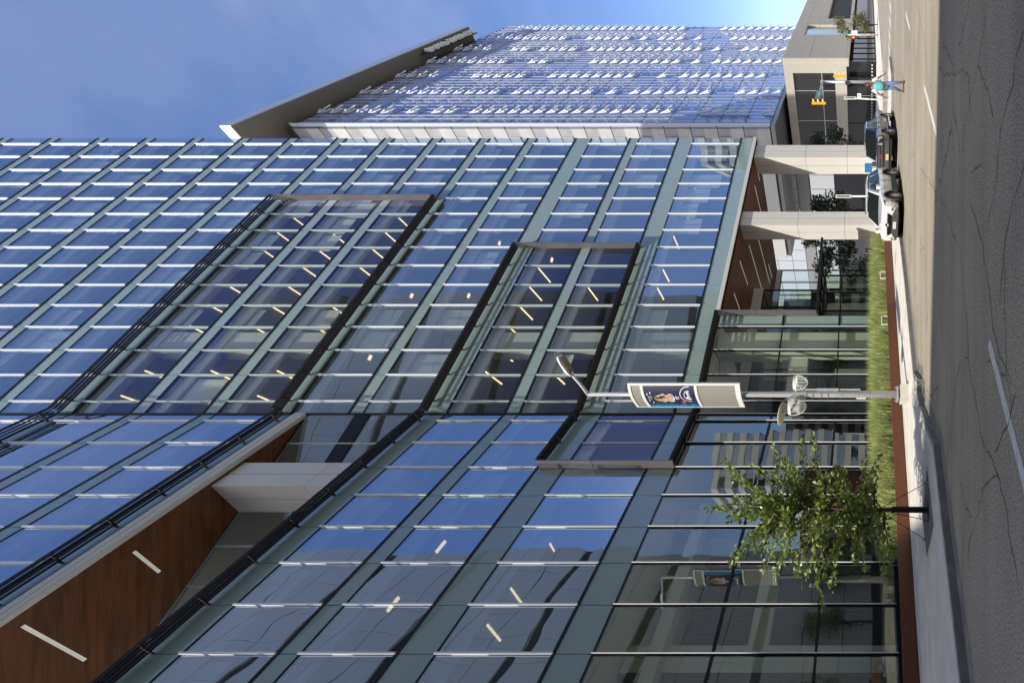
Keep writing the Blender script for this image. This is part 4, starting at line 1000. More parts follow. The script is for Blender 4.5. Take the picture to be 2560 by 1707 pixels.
def post(px_top, y, D, label, lean=0.0, group='slim white light posts by the kerb'):
    b = at(2168, y, D); b.z = .142; zt = CAMH + (HZ - px_top) / FPX * D
    t = thing('light_post', label, 'light post', b, group); e = V(lean, 0, 0)
    mb = MB(); mb.tube([b, b + V(0, 0, .05)], .1, 10); mb.tube([b + V(0, 0, .04), b + e * .7 + V(0, 0, (zt - .15) * .72)], .05, 10); mb.build('post', M['white_paint'], t, True)
    mb = MB(); mb.prism(rect(b + e * .8, .075, .055, .3), b.z + (zt - .15) * .72, zt - .05); mb.build('light_box', M['white_paint'], t)
    mb = MB(); mb.lathe([(.062, -.04), (.062, .04)], (b.x + e.x * .4, b.y, .14 + (zt - .15) * .42), n=10); mb.build('collar', M['galv'], t)
    mb = MB(); q = b + e * .8 + V(-.02, -.06, 0); mb.prism(rect(q, .04, .004, .3), b.z + (zt - .15) * .75, zt - .12); mb.build('lens', M['plastic'], t)
post(2108, 251, 33.5, 'slim white light post between the pedestrian and the dark pickup', .18)
post(2087, 491, 27.5, 'slim white light post rising behind the white car roof')
def signboard(px, y, D, w, h, zc, label, cat, m, txt=None, postm=None):
    c = at(px, y, D); t = thing('small_sign', label, cat, V(c.x, c.y, .15)); f = V(-c.x, -c.y, 0).normalized(); s_ = V(-f.y, f.x, 0)
    mb = MB(); mb.tube([V(c.x, c.y, .1), c + V(0, 0, h * .4)], .025, 6); mb.build('post', M['galv'], t)
    q = c + f * .04; mb = MB(); mb.hexa([q - s_ * w / 2 - V(0, 0, h / 2), q + s_ * w / 2 - V(0, 0, h / 2), q + s_ * w / 2 - f * .02 - V(0, 0, h / 2), q - s_ * w / 2 - f * .02 - V(0, 0, h / 2)],
        [q - s_ * w / 2 + V(0, 0, h / 2), q + s_ * w / 2 + V(0, 0, h / 2), q + s_ * w / 2 - f * .02 + V(0, 0, h / 2), q - s_ * w / 2 - f * .02 + V(0, 0, h / 2)]); mb.build('plate', m, t)
    if txt: place_text('lettering', txt, h * .7, .002, q + f * .006, s_, V(0, 0, 1), M['black'], t)
    return t
signboard(2148, 240, 52, .45, .42, 0, 'small white square parking sign on a thin post behind the pedestrian', 'parking sign', M['white_paint'], 'R')
bs = signboard(2171, 420, 29.5, .55, .45, 0, 'plain blue sign panel between the white car and a column', 'blue sign', mat('blue_sign', (.02, .17, .42), .5))
# pedestrian signal on the far corner
pp = at(2168, 88, 66); pp.z = .15
ps = thing('pedestrian_signal_pole', 'pale crossing signal pole with a red hand light at the far right corner', 'crossing signal', pp)
mb = MB(); mb.tube([pp, pp + V(0, 0, 4.1)], .11, 12); mb.lathe([(.14, 0), (.14, .1), (0, .12)], (pp.x, pp.y, 4.2), n=10); mb.build('pole', M['galv'], ps, True)
f = V(-pp.x, -pp.y, 0).normalized(); s_ = V(-f.y, f.x, 0); q = V(pp.x, pp.y, 3.55) + s_ * -.28
mb = MB(); mb.hexa([q + s_ * a + f * b - V(0, 0, .24) for a, b in ((-.24, .12), (.24, .12), (.24, -.12), (-.24, -.12))], [q + s_ * a + f * b + V(0, 0, .24) for a, b in ((-.24, .12), (.24, .12), (.24, -.12), (-.24, -.12))]); hb = mb.build('signal_head', M['black'], ps)
hm = mat('red_hand', (.9, .1, .02), .5, emit=(1, .12, .02), es=2.5); mb = MB(); fq = q + f * .125
mb.poly([fq + s_ * a + V(0, 0, b) for a, b in ((-.09, -.15), (.07, -.15), (.1, -.02), (.15, .05), (.12, .08), (.07, .02), (.07, .16), (.03, .16), (.02, .19), (-.02, .19), (-.03, .16), (-.07, .16), (-.09, .1))]); mb.build('hand_symbol', hm, hb)
mb = MB(); q = V(pp.x, pp.y, 3.4) + s_ * .3; mb.hexa([q + s_ * a + f * b - V(0, 0, .4) for a, b in ((-.2, .05), (.2, .05), (.2, .0), (-.2, .0))], [q + s_ * a + f * b + V(0, 0, .4) for a, b in ((-.2, .05), (.2, .05), (.2, .0), (-.2, .0))]); mb.build('sign_panel', M['white_metal'], ps)
mb = MB(); mb.prism(rect(pp - V(.02, .14, 0), .09, .05, .2), 1.3, 1.6); mb.build('push_button', M['yellow'], ps)
# ------------------------------------------------------------------ vehicles (local frame: x forward, y left, z up)
def cut(o, shapes):
    for s in shapes:
        md = o.modifiers.new('b', 'BOOLEAN'); md.operation = 'DIFFERENCE'; md.solver = 'EXACT'; md.object = s
    bpy.context.view_layer.update()
    me = bpy.data.meshes.new_from_object(o.evaluated_get(bpy.context.evaluated_depsgraph_get()))
    o.modifiers.clear(); old = o.data; o.data = me; bpy.data.meshes.remove(old)
    return o
def paint(name, col, metal=0.0, rough=.3): return mat(name, col, rough, metal, .5, coat=1.0)
def loft_body(stations, name, m, parent):
    """stations: x, half width, z bottom, z sill, z belt, z top"""
    mb = MB(); rows = []
    for x, w, zb, zs, zm, zt, in stations:
        half = [(0, zb), (w * .82, zb), (w * .95, zs), (w, zs + (zm - zs) * .35), (w, zs + (zm - zs) * .75), (w * .975, zm), (w * .86, zt - .015), (w * .5, zt), (0, zt + .01)]
        rows.append([(x, y, z) for y, z in half] + [(x, -y, z) for y, z in reversed(half[1:-1])])
    mb.grid(rows, closed=True); k = len(rows[0])
    mb.f.append(tuple(range(k))); mb.m.append(0); n = (len(rows) - 1) * k; mb.f.append(tuple(reversed(range(n, n + k)))); mb.m.append(0)
    o = mb.build(name, m, parent); fixn(o); return o
def cab(parent, pts_b, pts_t, wb, wt, zb, zt, m, name='cabin'):
    pass
def wheel(par, x, y, r, w, sgn, spokes=10):
    t = MB(); c = (x, y, r)
    t.lathe([(r * .66, -w / 2 + .01), (r * .9, -w / 2), (r * .98, -w * .36), (r, -w * .2), (r, w * .2), (r * .98, w * .36), (r * .9, w / 2), (r * .66, w / 2 - .01), (r * .62, 0), (r * .66, -w / 2 + .01)], c, 'y', 32)
    wh = t.build('wheel', M['tyre'], par, True)
    b = MB(); f = sgn * (w / 2 - .015); b.lathe([(r * .66, f), (r * .6, f + sgn * .012), (r * .58, f - sgn * .07), (0.0, f - sgn * .08)], c, 'y', 28, 1)
    for k in range(spokes):
        th = 2 * math.pi * k / spokes; e = V(math.cos(th), 0, math.sin(th)); n = V(-e.z, 0, e.x); cc = V(*c) + V(0, f, 0)
        b.hexa([cc + e * .05 - n * .028, cc + e * r * .62 - n * .022, cc + e * r * .62 + n * .022, cc + e * .05 + n * .028], [p + V(0, sgn * .012, 0) for p in (cc + e * .05 - n * .028, cc + e * r * .62 - n * .022, cc + e * r * .62 + n * .022, cc + e * .05 + n * .028)], 0)
    b.lathe([(.075, f), (.07, f + sgn * .02), (0.0, f + sgn * .022)], c, 'y', 14, 0)
    b.build('rim', [M['alloy'], M['black']], wh)
def arches(par, xs, r, w):
    L_ = []
    for x in xs:
        for sg in (-1, 1):
            mb = MB(); rows = []
            for yy in (w - .32, w + .1): rows.append([(x + (r + .065) * math.cos(2 * math.pi * k / 28), sg * yy, r + .03 + (r + .065) * math.sin(2 * math.pi * k / 28)) for k in range(28)])
            mb.grid(rows, closed=True); mb.f.append(tuple(range(28))); mb.f.append(tuple(range(28, 56))); mb.m += [0, 0]
            o = mb.build('cut', M['black'], par); fixn(o); L_.append(o)
    return L_
def suv(loc, rz, label, pm, claddm, name='parked_car'):
    car = thing(name, label, 'car', loc, None, False, rz)
    st = [(2.27, .60, .42, .5, .72, .80), (2.2, .78, .3, .45, .82, .90), (2.02, .875, .26, .42, .9, .975), (1.5, .915, .26, .42, .96, 1.03), (.95, .925, .27, .42, .98, 1.09), (.2, .925, .27, .42, 1.0, 1.06), (-1.2, .925, .27, .42, 1.03, 1.07), (-1.8, .915, .3, .45, 1.05, 1.1), (-2.15, .87, .34, .5, 1.05, 1.12), (-2.27, .78, .42, .55, .98, 1.05)]
    b = loft_body(st, 'body', [pm, M['black']], car)
    cs = arches(car, (1.36, -1.33), .36, .925); cut(b, cs)
    for c in cs: bpy.data.objects.remove(c)
    # cabin shell: lofted roof with pillars, glass set between
    rf = [(1.0, .80, 1.06), (.22, .66, 1.585), (-.1, .645, 1.655), (-.9, .64, 1.67), (-1.6, .625, 1.63), (-1.95, .6, 1.56), (-2.2, .76, 1.08)]
    mb = MB(); rows = []
    for x, w, z in rf: rows.append([(x, w, z - .045), (x, w * .93, z - .008), (x, w * .5, z + .015), (x, 0, z + .02), (x, -w * .5, z + .015), (x, -w * .93, z - .008), (x, -w, z - .045)])
    mb.grid(rows[1:6]); mb.build('roof', pm, car, True)
    sh_ = MB()      # dark inner cabin so panes close a volume
    for sg in (-1, 1):
        sh_.poly([(1.0, sg * .80, 1.05), (.22, sg * .645, 1.53), (-1.95, sg * .585, 1.5), (-2.2, sg * .78, 1.06)])
    sh_.poly([(1.0, .8, 1.05), (.22, .645, 1.53), (.22, -.645, 1.53), (1.0, -.8, 1.05)]); sh_.poly([(-1.95, .585, 1.5), (-2.2, .78, 1.06), (-2.2, -.78, 1.06), (-1.95, -.585, 1.5)])
    sh_.build('cabin_pillar', pm, car)
    mb = MB(); mb.grid([[(.97, .72, 1.075), (1.02, 0, 1.085), (.97, -.72, 1.075)], [(.24, .6, 1.54), (.29, 0, 1.57), (.24, -.6, 1.54)]]); ws = mb.build('windshield', M['carglass'], car, True)
    mb = MB(); mb.poly([(.9, .55, 1.12), (.88, .1, 1.14), (.86, .1, 1.155), (.88, .55, 1.135)]); mb.poly([(.9, -.1, 1.12), (.88, -.6, 1.14), (.86, -.6, 1.155), (.88, -.1, 1.135)]); mb.build('wiper', M['black'], ws)
    def sideq(sg, x0, x1, x2, x3):
        def wy(x, z): return sg * (.935 - (z - .99) * .335 - max(0, x - .2) * .12 * (z < 1.3))
        return [(x0, wy(x0, 1.08) * .965, 1.08), (x1, wy(x1, 1.08) * .965, 1.08), (x2, wy(x2, 1.5) * .925, 1.5), (x3, wy(x3, 1.5) * .925, 1.5)]
    for sg in (-1, 1):
        mb = MB(); mb.poly(sideq(sg, .72, -.28, -.3, .14)); mb.build('side_window', M['carglass'], car)
        mb = MB(); mb.poly(sideq(sg, -.36, -1.28, -1.22, -.38)); mb.build('side_window', M['carglass'], car)
        mb = MB(); mb.poly(sideq(sg, -1.36, -1.95, -1.72, -1.3)); mb.build('side_window', M['carglass'], car)
        mb = MB(); mb.fbox(lambda x, y, z: (x, y, z), .62, .86, sg * .95, sg * 1.1, 1.02, 1.2); mb.build('mirror', pm, car)
        mb = MB()
        for cx in (1.36, -1.33):
            r0, r1 = .428, .5; rows = []
            for rr_, yy in ((r0, .885), (r0, .937), (r1, .932), (r1 + .005, .88)): rows.append([(cx + rr_ * math.cos(R_(a)), sg * yy, max(.27, .39 + rr_ * math.sin(R_(a)))) for a in range(-15, 196, 10)])
            mb.grid(rows)
        mb.box(-.86, .9, sg * .86, sg * .94, .27, .47); mb.build('cladding', claddm, car)
        mb = MB(); y = sg * .931
        for x0 in (-.32, .72, -1.1): mb.box(x0, x0 + .008, y - .006, y + .003, .5, 1.0)
        mb.build('door_seam', M['black'], car)
        mb = MB(); mb.box(.0 - .15, .03, sg * .92, sg * .955, .88, .91); mb.box(-1.05, -.87, sg * .92, sg * .955, .9, .93); mb.build('door_handle', pm, car)
        mb = MB(); mb.poly([(2.225, sg * .42, .78), (2.13, sg * .8, .85), (1.86, sg * .89, .9), (1.9, sg * .885, .8), (2.15, sg * .78, .72), (2.24, sg * .45, .72)]); mb2 = MB()
        mb2.v = [(x + .03, y * 1.025, z + .01) for x, y, z in mb.v]; mb2.f = mb.f; mb2.m = mb.m; hl_ = mb2.build('headlight', mat('headlight_glass', (.12, .125, .13), .08, .3) if 'headlight_glass' not in bpy.data.materials else bpy.data.materials['headlight_glass'], car)
        mb = MB(); mb.poly([(2.285, sg * .5, .765), (2.2, sg * .76, .81), (2.2, sg * .76, .79), (2.285, sg * .5, .74)]); mb.build('light_guide', M['chrome'], hl_)
        mb = MB(); mb.poly([(2.26, sg * .62, .62), (2.2, sg * .74, .64), (2.2, sg * .76, .46), (2.27, sg * .6, .5)]); mb.build('fog_lamp', M['plastic'], car)
        mb = MB(); mb.box(-2.2, -2.0, sg * .8, sg * .88, .9, 1.05); mb.build('tail_light', mat('tail_red', (.3, .01, .01), .2) if 'tail_red' not in bpy.data.materials else bpy.data.materials['tail_red'], car)
        for x in (1.36, -1.33): wheel(car, x, sg * .80, .36, .225, sg)
        mb = MB(); mb.tube([(-.05, sg * .6, 1.69), (-.9, sg * .59, 1.715), (-1.65, sg * .57, 1.68)], .018, 6); mb.build('roof_rail', M['plastic'], car)
    gm_ = ribbed('car_grille', (.05, .05, .052), (0, 40, 0), .4, .15) if 'car_grille' not in bpy.data.materials else bpy.data.materials['car_grille']
    mb = MB(); mb.poly([(2.285, .5, .7), (2.285, -.5, .7), (2.295, -.4, .53), (2.295, .4, .53)]); mb.poly([(2.285, .5, .7), (2.285, -.5, .7), (2.27, -.46, .74), (2.27, .46, .74)]); gr_ = mb.build('grille', gm_, car)
    mb = MB(); mb.lathe([(.085, 2.30), (.085, 2.32), (.065, 2.325), (.06, 2.31)], (0, 0, .74), 'x', 18); mb.lathe([(.06, 2.312), (0, 2.315)], (0, 0, .74), 'x', 12); mb.build('badge', M['chrome'], gr_)
    mb = MB(); mb.hexa([(2.2, .72, .3), (2.33, .5, .26), (2.33, -.5, .26), (2.2, -.72, .3)], [(2.2, .66, .5), (2.31, .44, .51), (2.31, -.44, .51), (2.2, -.66, .5)]); bp_ = mb.build('bumper', claddm, car)
    mb = MB(); mb.box(2.335, 2.35, -.16, .16, .35, .49); mb.build('number_plate', mat('plate_white', (.55, .62, .6), .5) if 'plate_white' not in bpy.data.materials else bpy.data.materials['plate_white'], car)
    mb = MB(); mb.box(-2.0, 2.0, -.7, .7, .2, .42); mb.build('underbody', M['black'], car)
    return car
whitep = paint('car_white', (.72, .73, .73)); clad = mat('cladding', (.05, .05, .052), .6)
HA = 39.0; f_ = -azv(HA); l_ = V(-f_.y, f_.x, 0)
FL = gp(2259, 494); K_ = 1.07; cc = FL - f_ * 1.36 * K_ - l_ * .80 * K_
sv = suv((cc.x, cc.y, 0), R_(270 - HA), 'white compact crossover parked at the kerb facing the camera', whitep, clad)
sv.scale = (K_, K_, 1.03)
suv((14.6, 9.6, 0), R_(52), 'orange brown car parked across the street, mirrored in the glass', paint('car_orange', (.42, .14, .015), .4), clad)
# dark pickup
def pickup(loc, rz, label):
    t = thing('pickup_truck', label, 'pickup truck', loc, None, False, rz); pm = paint('truck_dark', (.02, .018, .019), .1, .4)
    X = 2.6
    st = [(2.55, .80, .5, .58, .95, 1.06), (2.45, .93, .42, .5, 1.0, 1.13), (2.2, .97, .4, .48, 1.04, 1.16), (1.2, .985, .4, .48, 1.05, 1.18), (.9, .985, .4, .48, 1.08, 1.17), (-1.0, .985, .4, .48, 1.1, 1.15), (-1.05, .985, .4, .48, 1.12, 1.17), (-2.4, .975, .46, .54, 1.12, 1.17), (-2.52, .94, .5, .56, 1.1, 1.15)]
    b = loft_body(st, 'body', [pm, M['black']], t); cs = arches(t, (1.5, -1.5), .39, .985); cut(b, cs)
    for c in cs: bpy.data.objects.remove(c)
    mb = MB(); rows = []
    for x, w, z in ((.38, .74, 1.74), (.1, .73, 1.81), (-.6, .73, 1.82), (-.95, .72, 1.79)): rows.append([(x, w, z - .06), (x, w * .93, z - .01), (x, 0, z + .01), (x, -w * .93, z - .01), (x, -w, z - .06)])
    mb.grid(rows); mb.build('roof', pm, t, True); mb = MB()
    for sg in (-1, 1): mb.poly([(1.05, sg * .88, 1.12), (.38, sg * .735, 1.69), (-.95, sg * .715, 1.74), (-1.05, sg * .88, 1.12)])
    mb.poly([(1.05, .88, 1.12), (.38, .735, 1.69), (.38, -.735, 1.69), (1.05, -.88, 1.12)]); mb.poly([(-.95, .715, 1.74), (-1.05, .88, 1.12), (-1.05, -.88, 1.12), (-.95, -.715, 1.74)]); mb.build('cabin_pillar', pm, t)
    mb = MB(); mb.grid([[(1.06, .8, 1.15), (1.1, 0, 1.16), (1.06, -.8, 1.15)], [(.42, .68, 1.7), (.46, 0, 1.72), (.42, -.68, 1.7)]]); mb.build('windshield', M['carglass'], t, True)
    for sg in (-1, 1):
        def wq(x0, x1, x2, x3): return [(x0, sg * .895, 1.17), (x1, sg * .895, 1.17), (x2, sg * .765, 1.67), (x3, sg * .765, 1.67)]
        mb = MB(); mb.poly(wq(.8, .02, .0, .38)); mb.build('side_window', M['carglass'], t); mb = MB(); mb.poly(wq(-.06, -.92, -.86, -.08)); mb.build('side_window', M['carglass'], t)
        mb = MB(); fr_ = [(.86, sg * .9, 1.15), (.4, sg * .765, 1.7), (-.9, sg * .76, 1.7), (-.98, sg * .9, 1.15)]; mb.tube([V(*p) for p in fr_], .022, 5); mb.build('window_trim', M['chrome'], t)
        mb = MB(); mb.box(.72, .92, sg * .98, sg * 1.2, 1.12, 1.36); mb.build('mirror', M['plastic'], t)
        mb = MB(); y = sg * .99
        for x0 in (.02, .95, -.95): mb.box(x0, x0 + .01, y - .008, y + .002, .56, 1.1)
        mb.build('door_seam', M['black'], t)
        mb = MB(); mb.box(-.2, -.03, sg * .97, sg * 1.02, .98, 1.02); mb.box(.75 - .2, .77, sg * .97, sg * 1.02, .98, 1.02); mb.build('door_handle', M['chrome'], t)
        mb = MB(); mb.box(-.9, .95, sg * .92, sg * 1.06, .36, .43); mb.build('side_step', M['chrome'], t)
        mb = MB(); mb.hexa([(2.46, sg * .6, .84), (2.585, sg * .58, .84), (2.46, sg * .955, .84), (2.4, sg * .955, .84)], [(2.46, sg * .6, 1.07), (2.57, sg * .58, 1.07), (2.45, sg * .95, 1.07), (2.4, sg * .95, 1.07)]); h = mb.build('headlight', mat('truck_lamp', (.55, .55, .55), .15, .4) if 'truck_lamp' not in bpy.data.materials else bpy.data.materials['truck_lamp'], t)
        mb = MB(); mb.box(2.42, 2.5, sg * .93, sg * .975, .86, 1.05); mb.build('turn_signal', mat('amber', (.8, .22, .02), .25) if 'amber' not in bpy.data.materials else bpy.data.materials['amber'], h)
        mb = MB(); mb.lathe([(.075, 2.585), (.07, 2.6), (0, 2.605)], (0, sg * .74, .66), 'x', 14); mb.build('fog_lamp', M['chrome'], t)
        mb = MB(); mb.box(-2.54, -2.42, sg * .87, sg * .97, .8, 1.1); mb.build('tail_light', bpy.data.materials['tail_red'], t)
        for x in (1.5, -1.5): wheel(t, x, sg * .86, .39, .27, sg, 6)
    mb = MB(); mb.box(2.5, 2.57, -.57, .57, .76, 1.08); g_ = mb.build('grille', M['black'], t); mb = MB()
    for z in (.8, .86, .97, 1.03): mb.box(2.57, 2.6, -.55, .55, z, z + .03)
    mb.build('grille_bar', M['chrome'], g_); place_text('lettering', 'GMC', .13, .006, V(2.605, 0, .925), V(0, 1, 0), V(0, 0, 1), mat('letter_red', (.5, .06, .03), .4), g_, 1.3, .003)
    mb = MB(); mb.hexa([(2.45, .97, .48), (2.66, .8, .48), (2.66, -.8, .48), (2.45, -.97, .48)], [(2.45, .96, .72), (2.64, .8, .72), (2.64, -.8, .72), (2.45, -.96, .72)]); mb.build('bumper', M['chrome'] if False else mat('truck_bumper', (.25, .25, .26), .25, .8), t)
    mb = MB(); mb.box(2.665, 2.68, -.18, .14, .5, .65); mb.build('number_plate', mat('plate_yellow', (.62, .55, .2), .5), t)
    mb = MB(); mb.box(2.4, 2.62, -.85, .85, .34, .48); mb.box(-2.3, 2.3, -.72, .72, .3, .5); mb.build('underbody', M['black'], t)
    mb = MB(); mb.box(-2.4, -1.12, -.84, .84, 1.14, 1.2); mb.build('bed_cover', M['plastic'], t)
    mb = MB(); mb.tube([(.7, -.75, 1.2), (.55, -.75, 2.05)], .006, 4); mb.build('antenna', M['black'], t)
    return t
FL2 = gp(2243, 333); cc2 = FL2 - f_ * 1.5 * 1.1 - l_ * .86
pk = pickup((cc2.x, cc2.y, 0), R_(270 - HA), 'dark pickup truck with chrome grille parked behind the white car'); pk.scale = (1.1, 1, 1)
# ------------------------------------------------------------------ pedestrian
def skin_mesh(name, verts, edges, radii, m, parent, root=0, sub=2, fr=None):
    me = bpy.data.meshes.new(name); me.from_pydata([tuple(v) for v in verts], edges, []); o = bpy.data.objects.new(name, me); C.objects.link(o)
    md = o.modifiers.new('s', 'SKIN'); md.use_smooth_shade = True; md.branch_smoothing = .4
    for i, r in enumerate(radii): me.skin_vertices[0].data[i].radius = (r, r) if not hasattr(r, '__len__') else r
    me.skin_vertices[0].data[root].use_root = True
    ms = o.modifiers.new('u', 'SUBSURF'); ms.levels = sub; ms.render_levels = sub
    bpy.context.view_layer.update(); m2 = bpy.data.meshes.new_from_object(o.evaluated_get(bpy.context.evaluated_depsgraph_get())); bpy.data.objects.remove(o); bpy.data.meshes.remove(me)
    m2.materials.clear(); m2.materials.append(m); m2.polygons.foreach_set('use_smooth', [True] * len(m2.polygons))
    o = bpy.data.objects.new(name, m2); C.objects.link(o); o.parent = parent; return o
def chain(groups):
    vs, es, rs, ix = [], [], [], {}
    def vid(k, p=None, r=None):
        if k in ix: return ix[k]
        ix[k] = len(vs); vs.append(p); rs.append(r); return ix[k]
    for g in groups:
        prev = None
        for it in g:
            k = it if isinstance(it, str) else it[0]
            i = vid(k) if isinstance(it, str) else vid(*it)
            if prev is not None: es.append((prev, i))
            prev = i
    return vs, es, rs, ix
PF = gp(2262, 214); pe = thing('person', 'pedestrian in a light blue top, white sleeves and jeans striding across the road', 'person', (PF.x, PF.y, 0), None, False, R_(-24))
skm = mat('skin', (.2, .085, .045), .55); S = lambda x, y, z: V(x, y, z)
hand = []
def fingers(nm, wr, d, side):
    out = []; d = d.normalized()
    pal = wr + d * .07; side = (side - d * side.dot(d)).normalized(); fwd = d.cross(side)
    out.append([nm + 'w', (nm + 'p', pal, .022)])
    for i, (o_, L_) in enumerate(((-.028, .062), (-.009, .07), (.01, .066), (.028, .052))):
        a = pal + side * o_ + d * .02; b = a + d * L_ * .5 + fwd * .008; c = b + d * L_ * .42 + fwd * .025
        out.append([nm + 'p', (nm + f'f{i}a', a, .0095), (nm + f'f{i}b', b, .009), (nm + f'f{i}c', c, .0075)])
    a = wr + d * .03 - side * .03; out.append([nm + 'w', (nm + 't0', a, .011), (nm + 't1', a - side * .022 + d * .03 + fwd * .01, .0095), (nm + 't2', a - side * .025 + d * .055 + fwd * .018, .008)])
    return out
wrR, wrL = S(.43, -.05, .90), S(-.46, -.1, .90)
G = [[('pel', S(-.03, 0, .93), (.15, .115)), ('bel', S(-.02, -.02, 1.08), (.155, .125)), ('che', S(-.01, -.01, 1.27), (.165, .115)), ('nb', S(.0, 0, 1.42), (.085, .075)), ('nk', S(.015, -.01, 1.49), (.055, .06)), ('hd1', S(.03, -.03, 1.56), (.068, .08)), ('hd2', S(.035, -.025, 1.64), (.078, .095)), ('hd3', S(.035, -.01, 1.71), (.06, .075))],
     ['che', ('sR', S(.17, 0, 1.37), .06), ('eR', S(.31, .03, 1.12), .043), ('Rw', wrR, .028)], ['che', ('sL', S(-.19, 0, 1.36), .06), ('eL', S(-.33, .02, 1.13), .043), ('Lw', wrL, .028)],
     ['pel', ('hR', S(.05, 0, .86), .095), ('kR', S(.09, -.07, .48), .06), ('aR', S(.13, .06, .1), .042), ('tR', S(.15, -.1, .05), .035)], ['pel', ('hL', S(-.11, 0, .86), .095), ('kL', S(-.09, .0, .5), .06), ('aL', S(-.2, .22, .15), .042), ('tL', S(-.23, .09, .06), .035)]]
G += fingers('R', wrR, wrR - S(.31, .03, 1.12), V(0, 1, 0)); G += fingers('L', wrL, wrL - S(-.33, .02, 1.13), V(0, 1, 0))
vs, es, rs, ix = chain(G); body = skin_mesh('body', vs, es, rs, skm, pe, ix['pel'], 2)
G = [[('pel', S(-.03, 0, .87), (.2, .15)), ('bel', S(-.02, -.02, 1.08), (.215, .17)), ('che', S(-.01, -.01, 1.27), (.215, .15)), ('nb', S(.0, 0, 1.41), (.1, .09))]]
vs, es, rs, ix = chain(G); skin_mesh('top', vs, es, rs, mat('light_blue_cloth', (.13, .48, .58), .8, var=.12, vscale=14), body, 0)
for sx, e, s0 in ((1, S(.29, .025, 1.15), S(.12, 0, 1.39)), (-1, S(-.305, .015, 1.17), S(-.13, 0, 1.38))):
    vs, es, rs, ix = chain([[('a', s0, .085), ('b', S(sx * .2, 0, 1.35), .1), ('c', e, .08)]]); skin_mesh('sleeve', vs, es, rs, mat('white_cloth', (.78, .8, .8), .8) if 'white_cloth' not in bpy.data.materials else bpy.data.materials['white_cloth'], body, 0)
G = [[('pel', S(-.03, 0, .92), (.158, .122)), ('hR', S(.05, 0, .84), .112), ('kR', S(.09, -.07, .48), .078), ('aR', S(.125, .05, .15), .062)], ['pel', ('hL', S(-.11, 0, .84), .112), ('kL', S(-.09, .0, .5), .078), ('aL', S(-.19, .19, .2), .062)]]
vs, es, rs, ix = chain(G); skin_mesh('jeans', vs, es, rs, mat('denim', (.16, .25, .46), .85, var=.25, vscale=9), body, 0)
for a, t_, nm in ((S(.13, .1, .06), S(.155, -.14, .045), 'R'), (S(-.2, .26, .1), S(-.235, .06, .05), 'L')):
    vs, es, rs, ix = chain([[('h', a, .048), ('m', (a + t_) / 2, .05), ('t', t_, .038)]]); skin_mesh('shoe', vs, es, rs, mat('brown_leather', (.1, .06, .03), .5) if 'brown_leather' not in bpy.data.materials else bpy.data.materials['brown_leather'], body, 0)
vs, es, rs, ix = chain([[('a', S(.035, .035, 1.64), (.098, .09)), ('b', S(.035, .012, 1.72), (.09, .1)), ('c', S(.035, -.02, 1.765), (.06, .08))]]); skin_mesh('hair', vs, es, rs, mat('dark_hair', (.03, .025, .022), .9), body, 0)
mb = MB(); fy = -.118
for sx in (-1, 1): mb.lathe([(0, 0), (.011, .003), (0, .008)], (.033 + sx * .03, fy + .006, 1.655), 'y', 8)
mb.build('eye', M['black'], body)
mb = MB(); mb.hexa([(.015, fy, 1.6), (.052, fy, 1.6), (.04, fy - .026, 1.605), (.027, fy - .026, 1.605)], [(.03, fy + .01, 1.655), (.037, fy + .01, 1.655), (.037, fy, 1.65), (.03, fy, 1.65)]); mb.build('nose', skm, body)
mb = MB(); mb.box(.008, .06, fy - .004 + .012, fy + .02, 1.568, 1.578); mb.build('mouth', mat('lips', (.2, .05, .04), .6), body)
mb = MB()
for sx in (-1, 1): mb.lathe([(0, -.012), (.03, -.008), (.03, .008), (0, .012)], (.033 + sx * .085, -.02, 1.64), 'x', 8)
mb.build('ear', skm, body)
# ------------------------------------------------------------------ sky, sun, camera
w = bpy.data.worlds.new('World'); SC.world = w; w.use_nodes = True; nt = w.node_tree; nt.nodes.clear(); L = nt.links.new
sky = nt.nodes.new('ShaderNodeTexSky'); sky.sky_type = 'NISHITA'; sky.sun_disc = False; sky.sun_elevation = R_(LE_); sky.sun_rotation = R_(LA + 180); sky.altitude = 200; sky.air_density = 1.0; sky.dust_density = .15; sky.ozone_density = 6.0
bg = nt.nodes.new('ShaderNodeBackground'); bg.inputs[1].default_value = SKYS
wo = nt.nodes.new('ShaderNodeOutputWorld')
tc = nt.nodes.new('ShaderNodeTexCoord'); mp = nt.nodes.new('ShaderNodeMapping'); mp.inputs['Scale'].default_value = (1.2, 1.2, 2.6); mp.inputs['Rotation'].default_value = (.3, .5, .2)
no = nt.nodes.new('ShaderNodeTexNoise'); no.inputs['Scale'].default_value = 1.6; no.inputs['Detail'].default_value = 5; no.inputs['Roughness'].default_value = .55
cr = nt.nodes.new('ShaderNodeValToRGB'); cr.color_ramp.elements[0].position = .47; cr.color_ramp.elements[0].color = (0, 0, 0, 1); cr.color_ramp.elements[1].position = .85; cr.color_ramp.elements[1].color = (.17, .17, .17, 1)
mx = nt.nodes.new('ShaderNodeMix'); mx.data_type = 'RGBA'; mx.inputs[7].default_value = (6.5, 6.8, 7.6, 1)
L(tc.outputs['Generated'], mp.inputs[0]); L(mp.outputs[0], no.inputs['Vector']); L(no.outputs['Fac'], cr.inputs[0]); L(cr.outputs[0], mx.inputs[0]); L(sky.outputs[0], mx.inputs[6])
sx = nt.nodes.new('ShaderNodeSeparateXYZ'); L(tc.outputs['Generated'], sx.inputs[0])
mr = nt.nodes.new('ShaderNodeMapRange'); mr.inputs[1].default_value = .0; mr.inputs[2].default_value = .22; mr.inputs[3].default_value = .85; mr.inputs[4].default_value = 0; mr.interpolation_type = 'SMOOTHSTEP'; L(sx.outputs[2], mr.inputs[0])
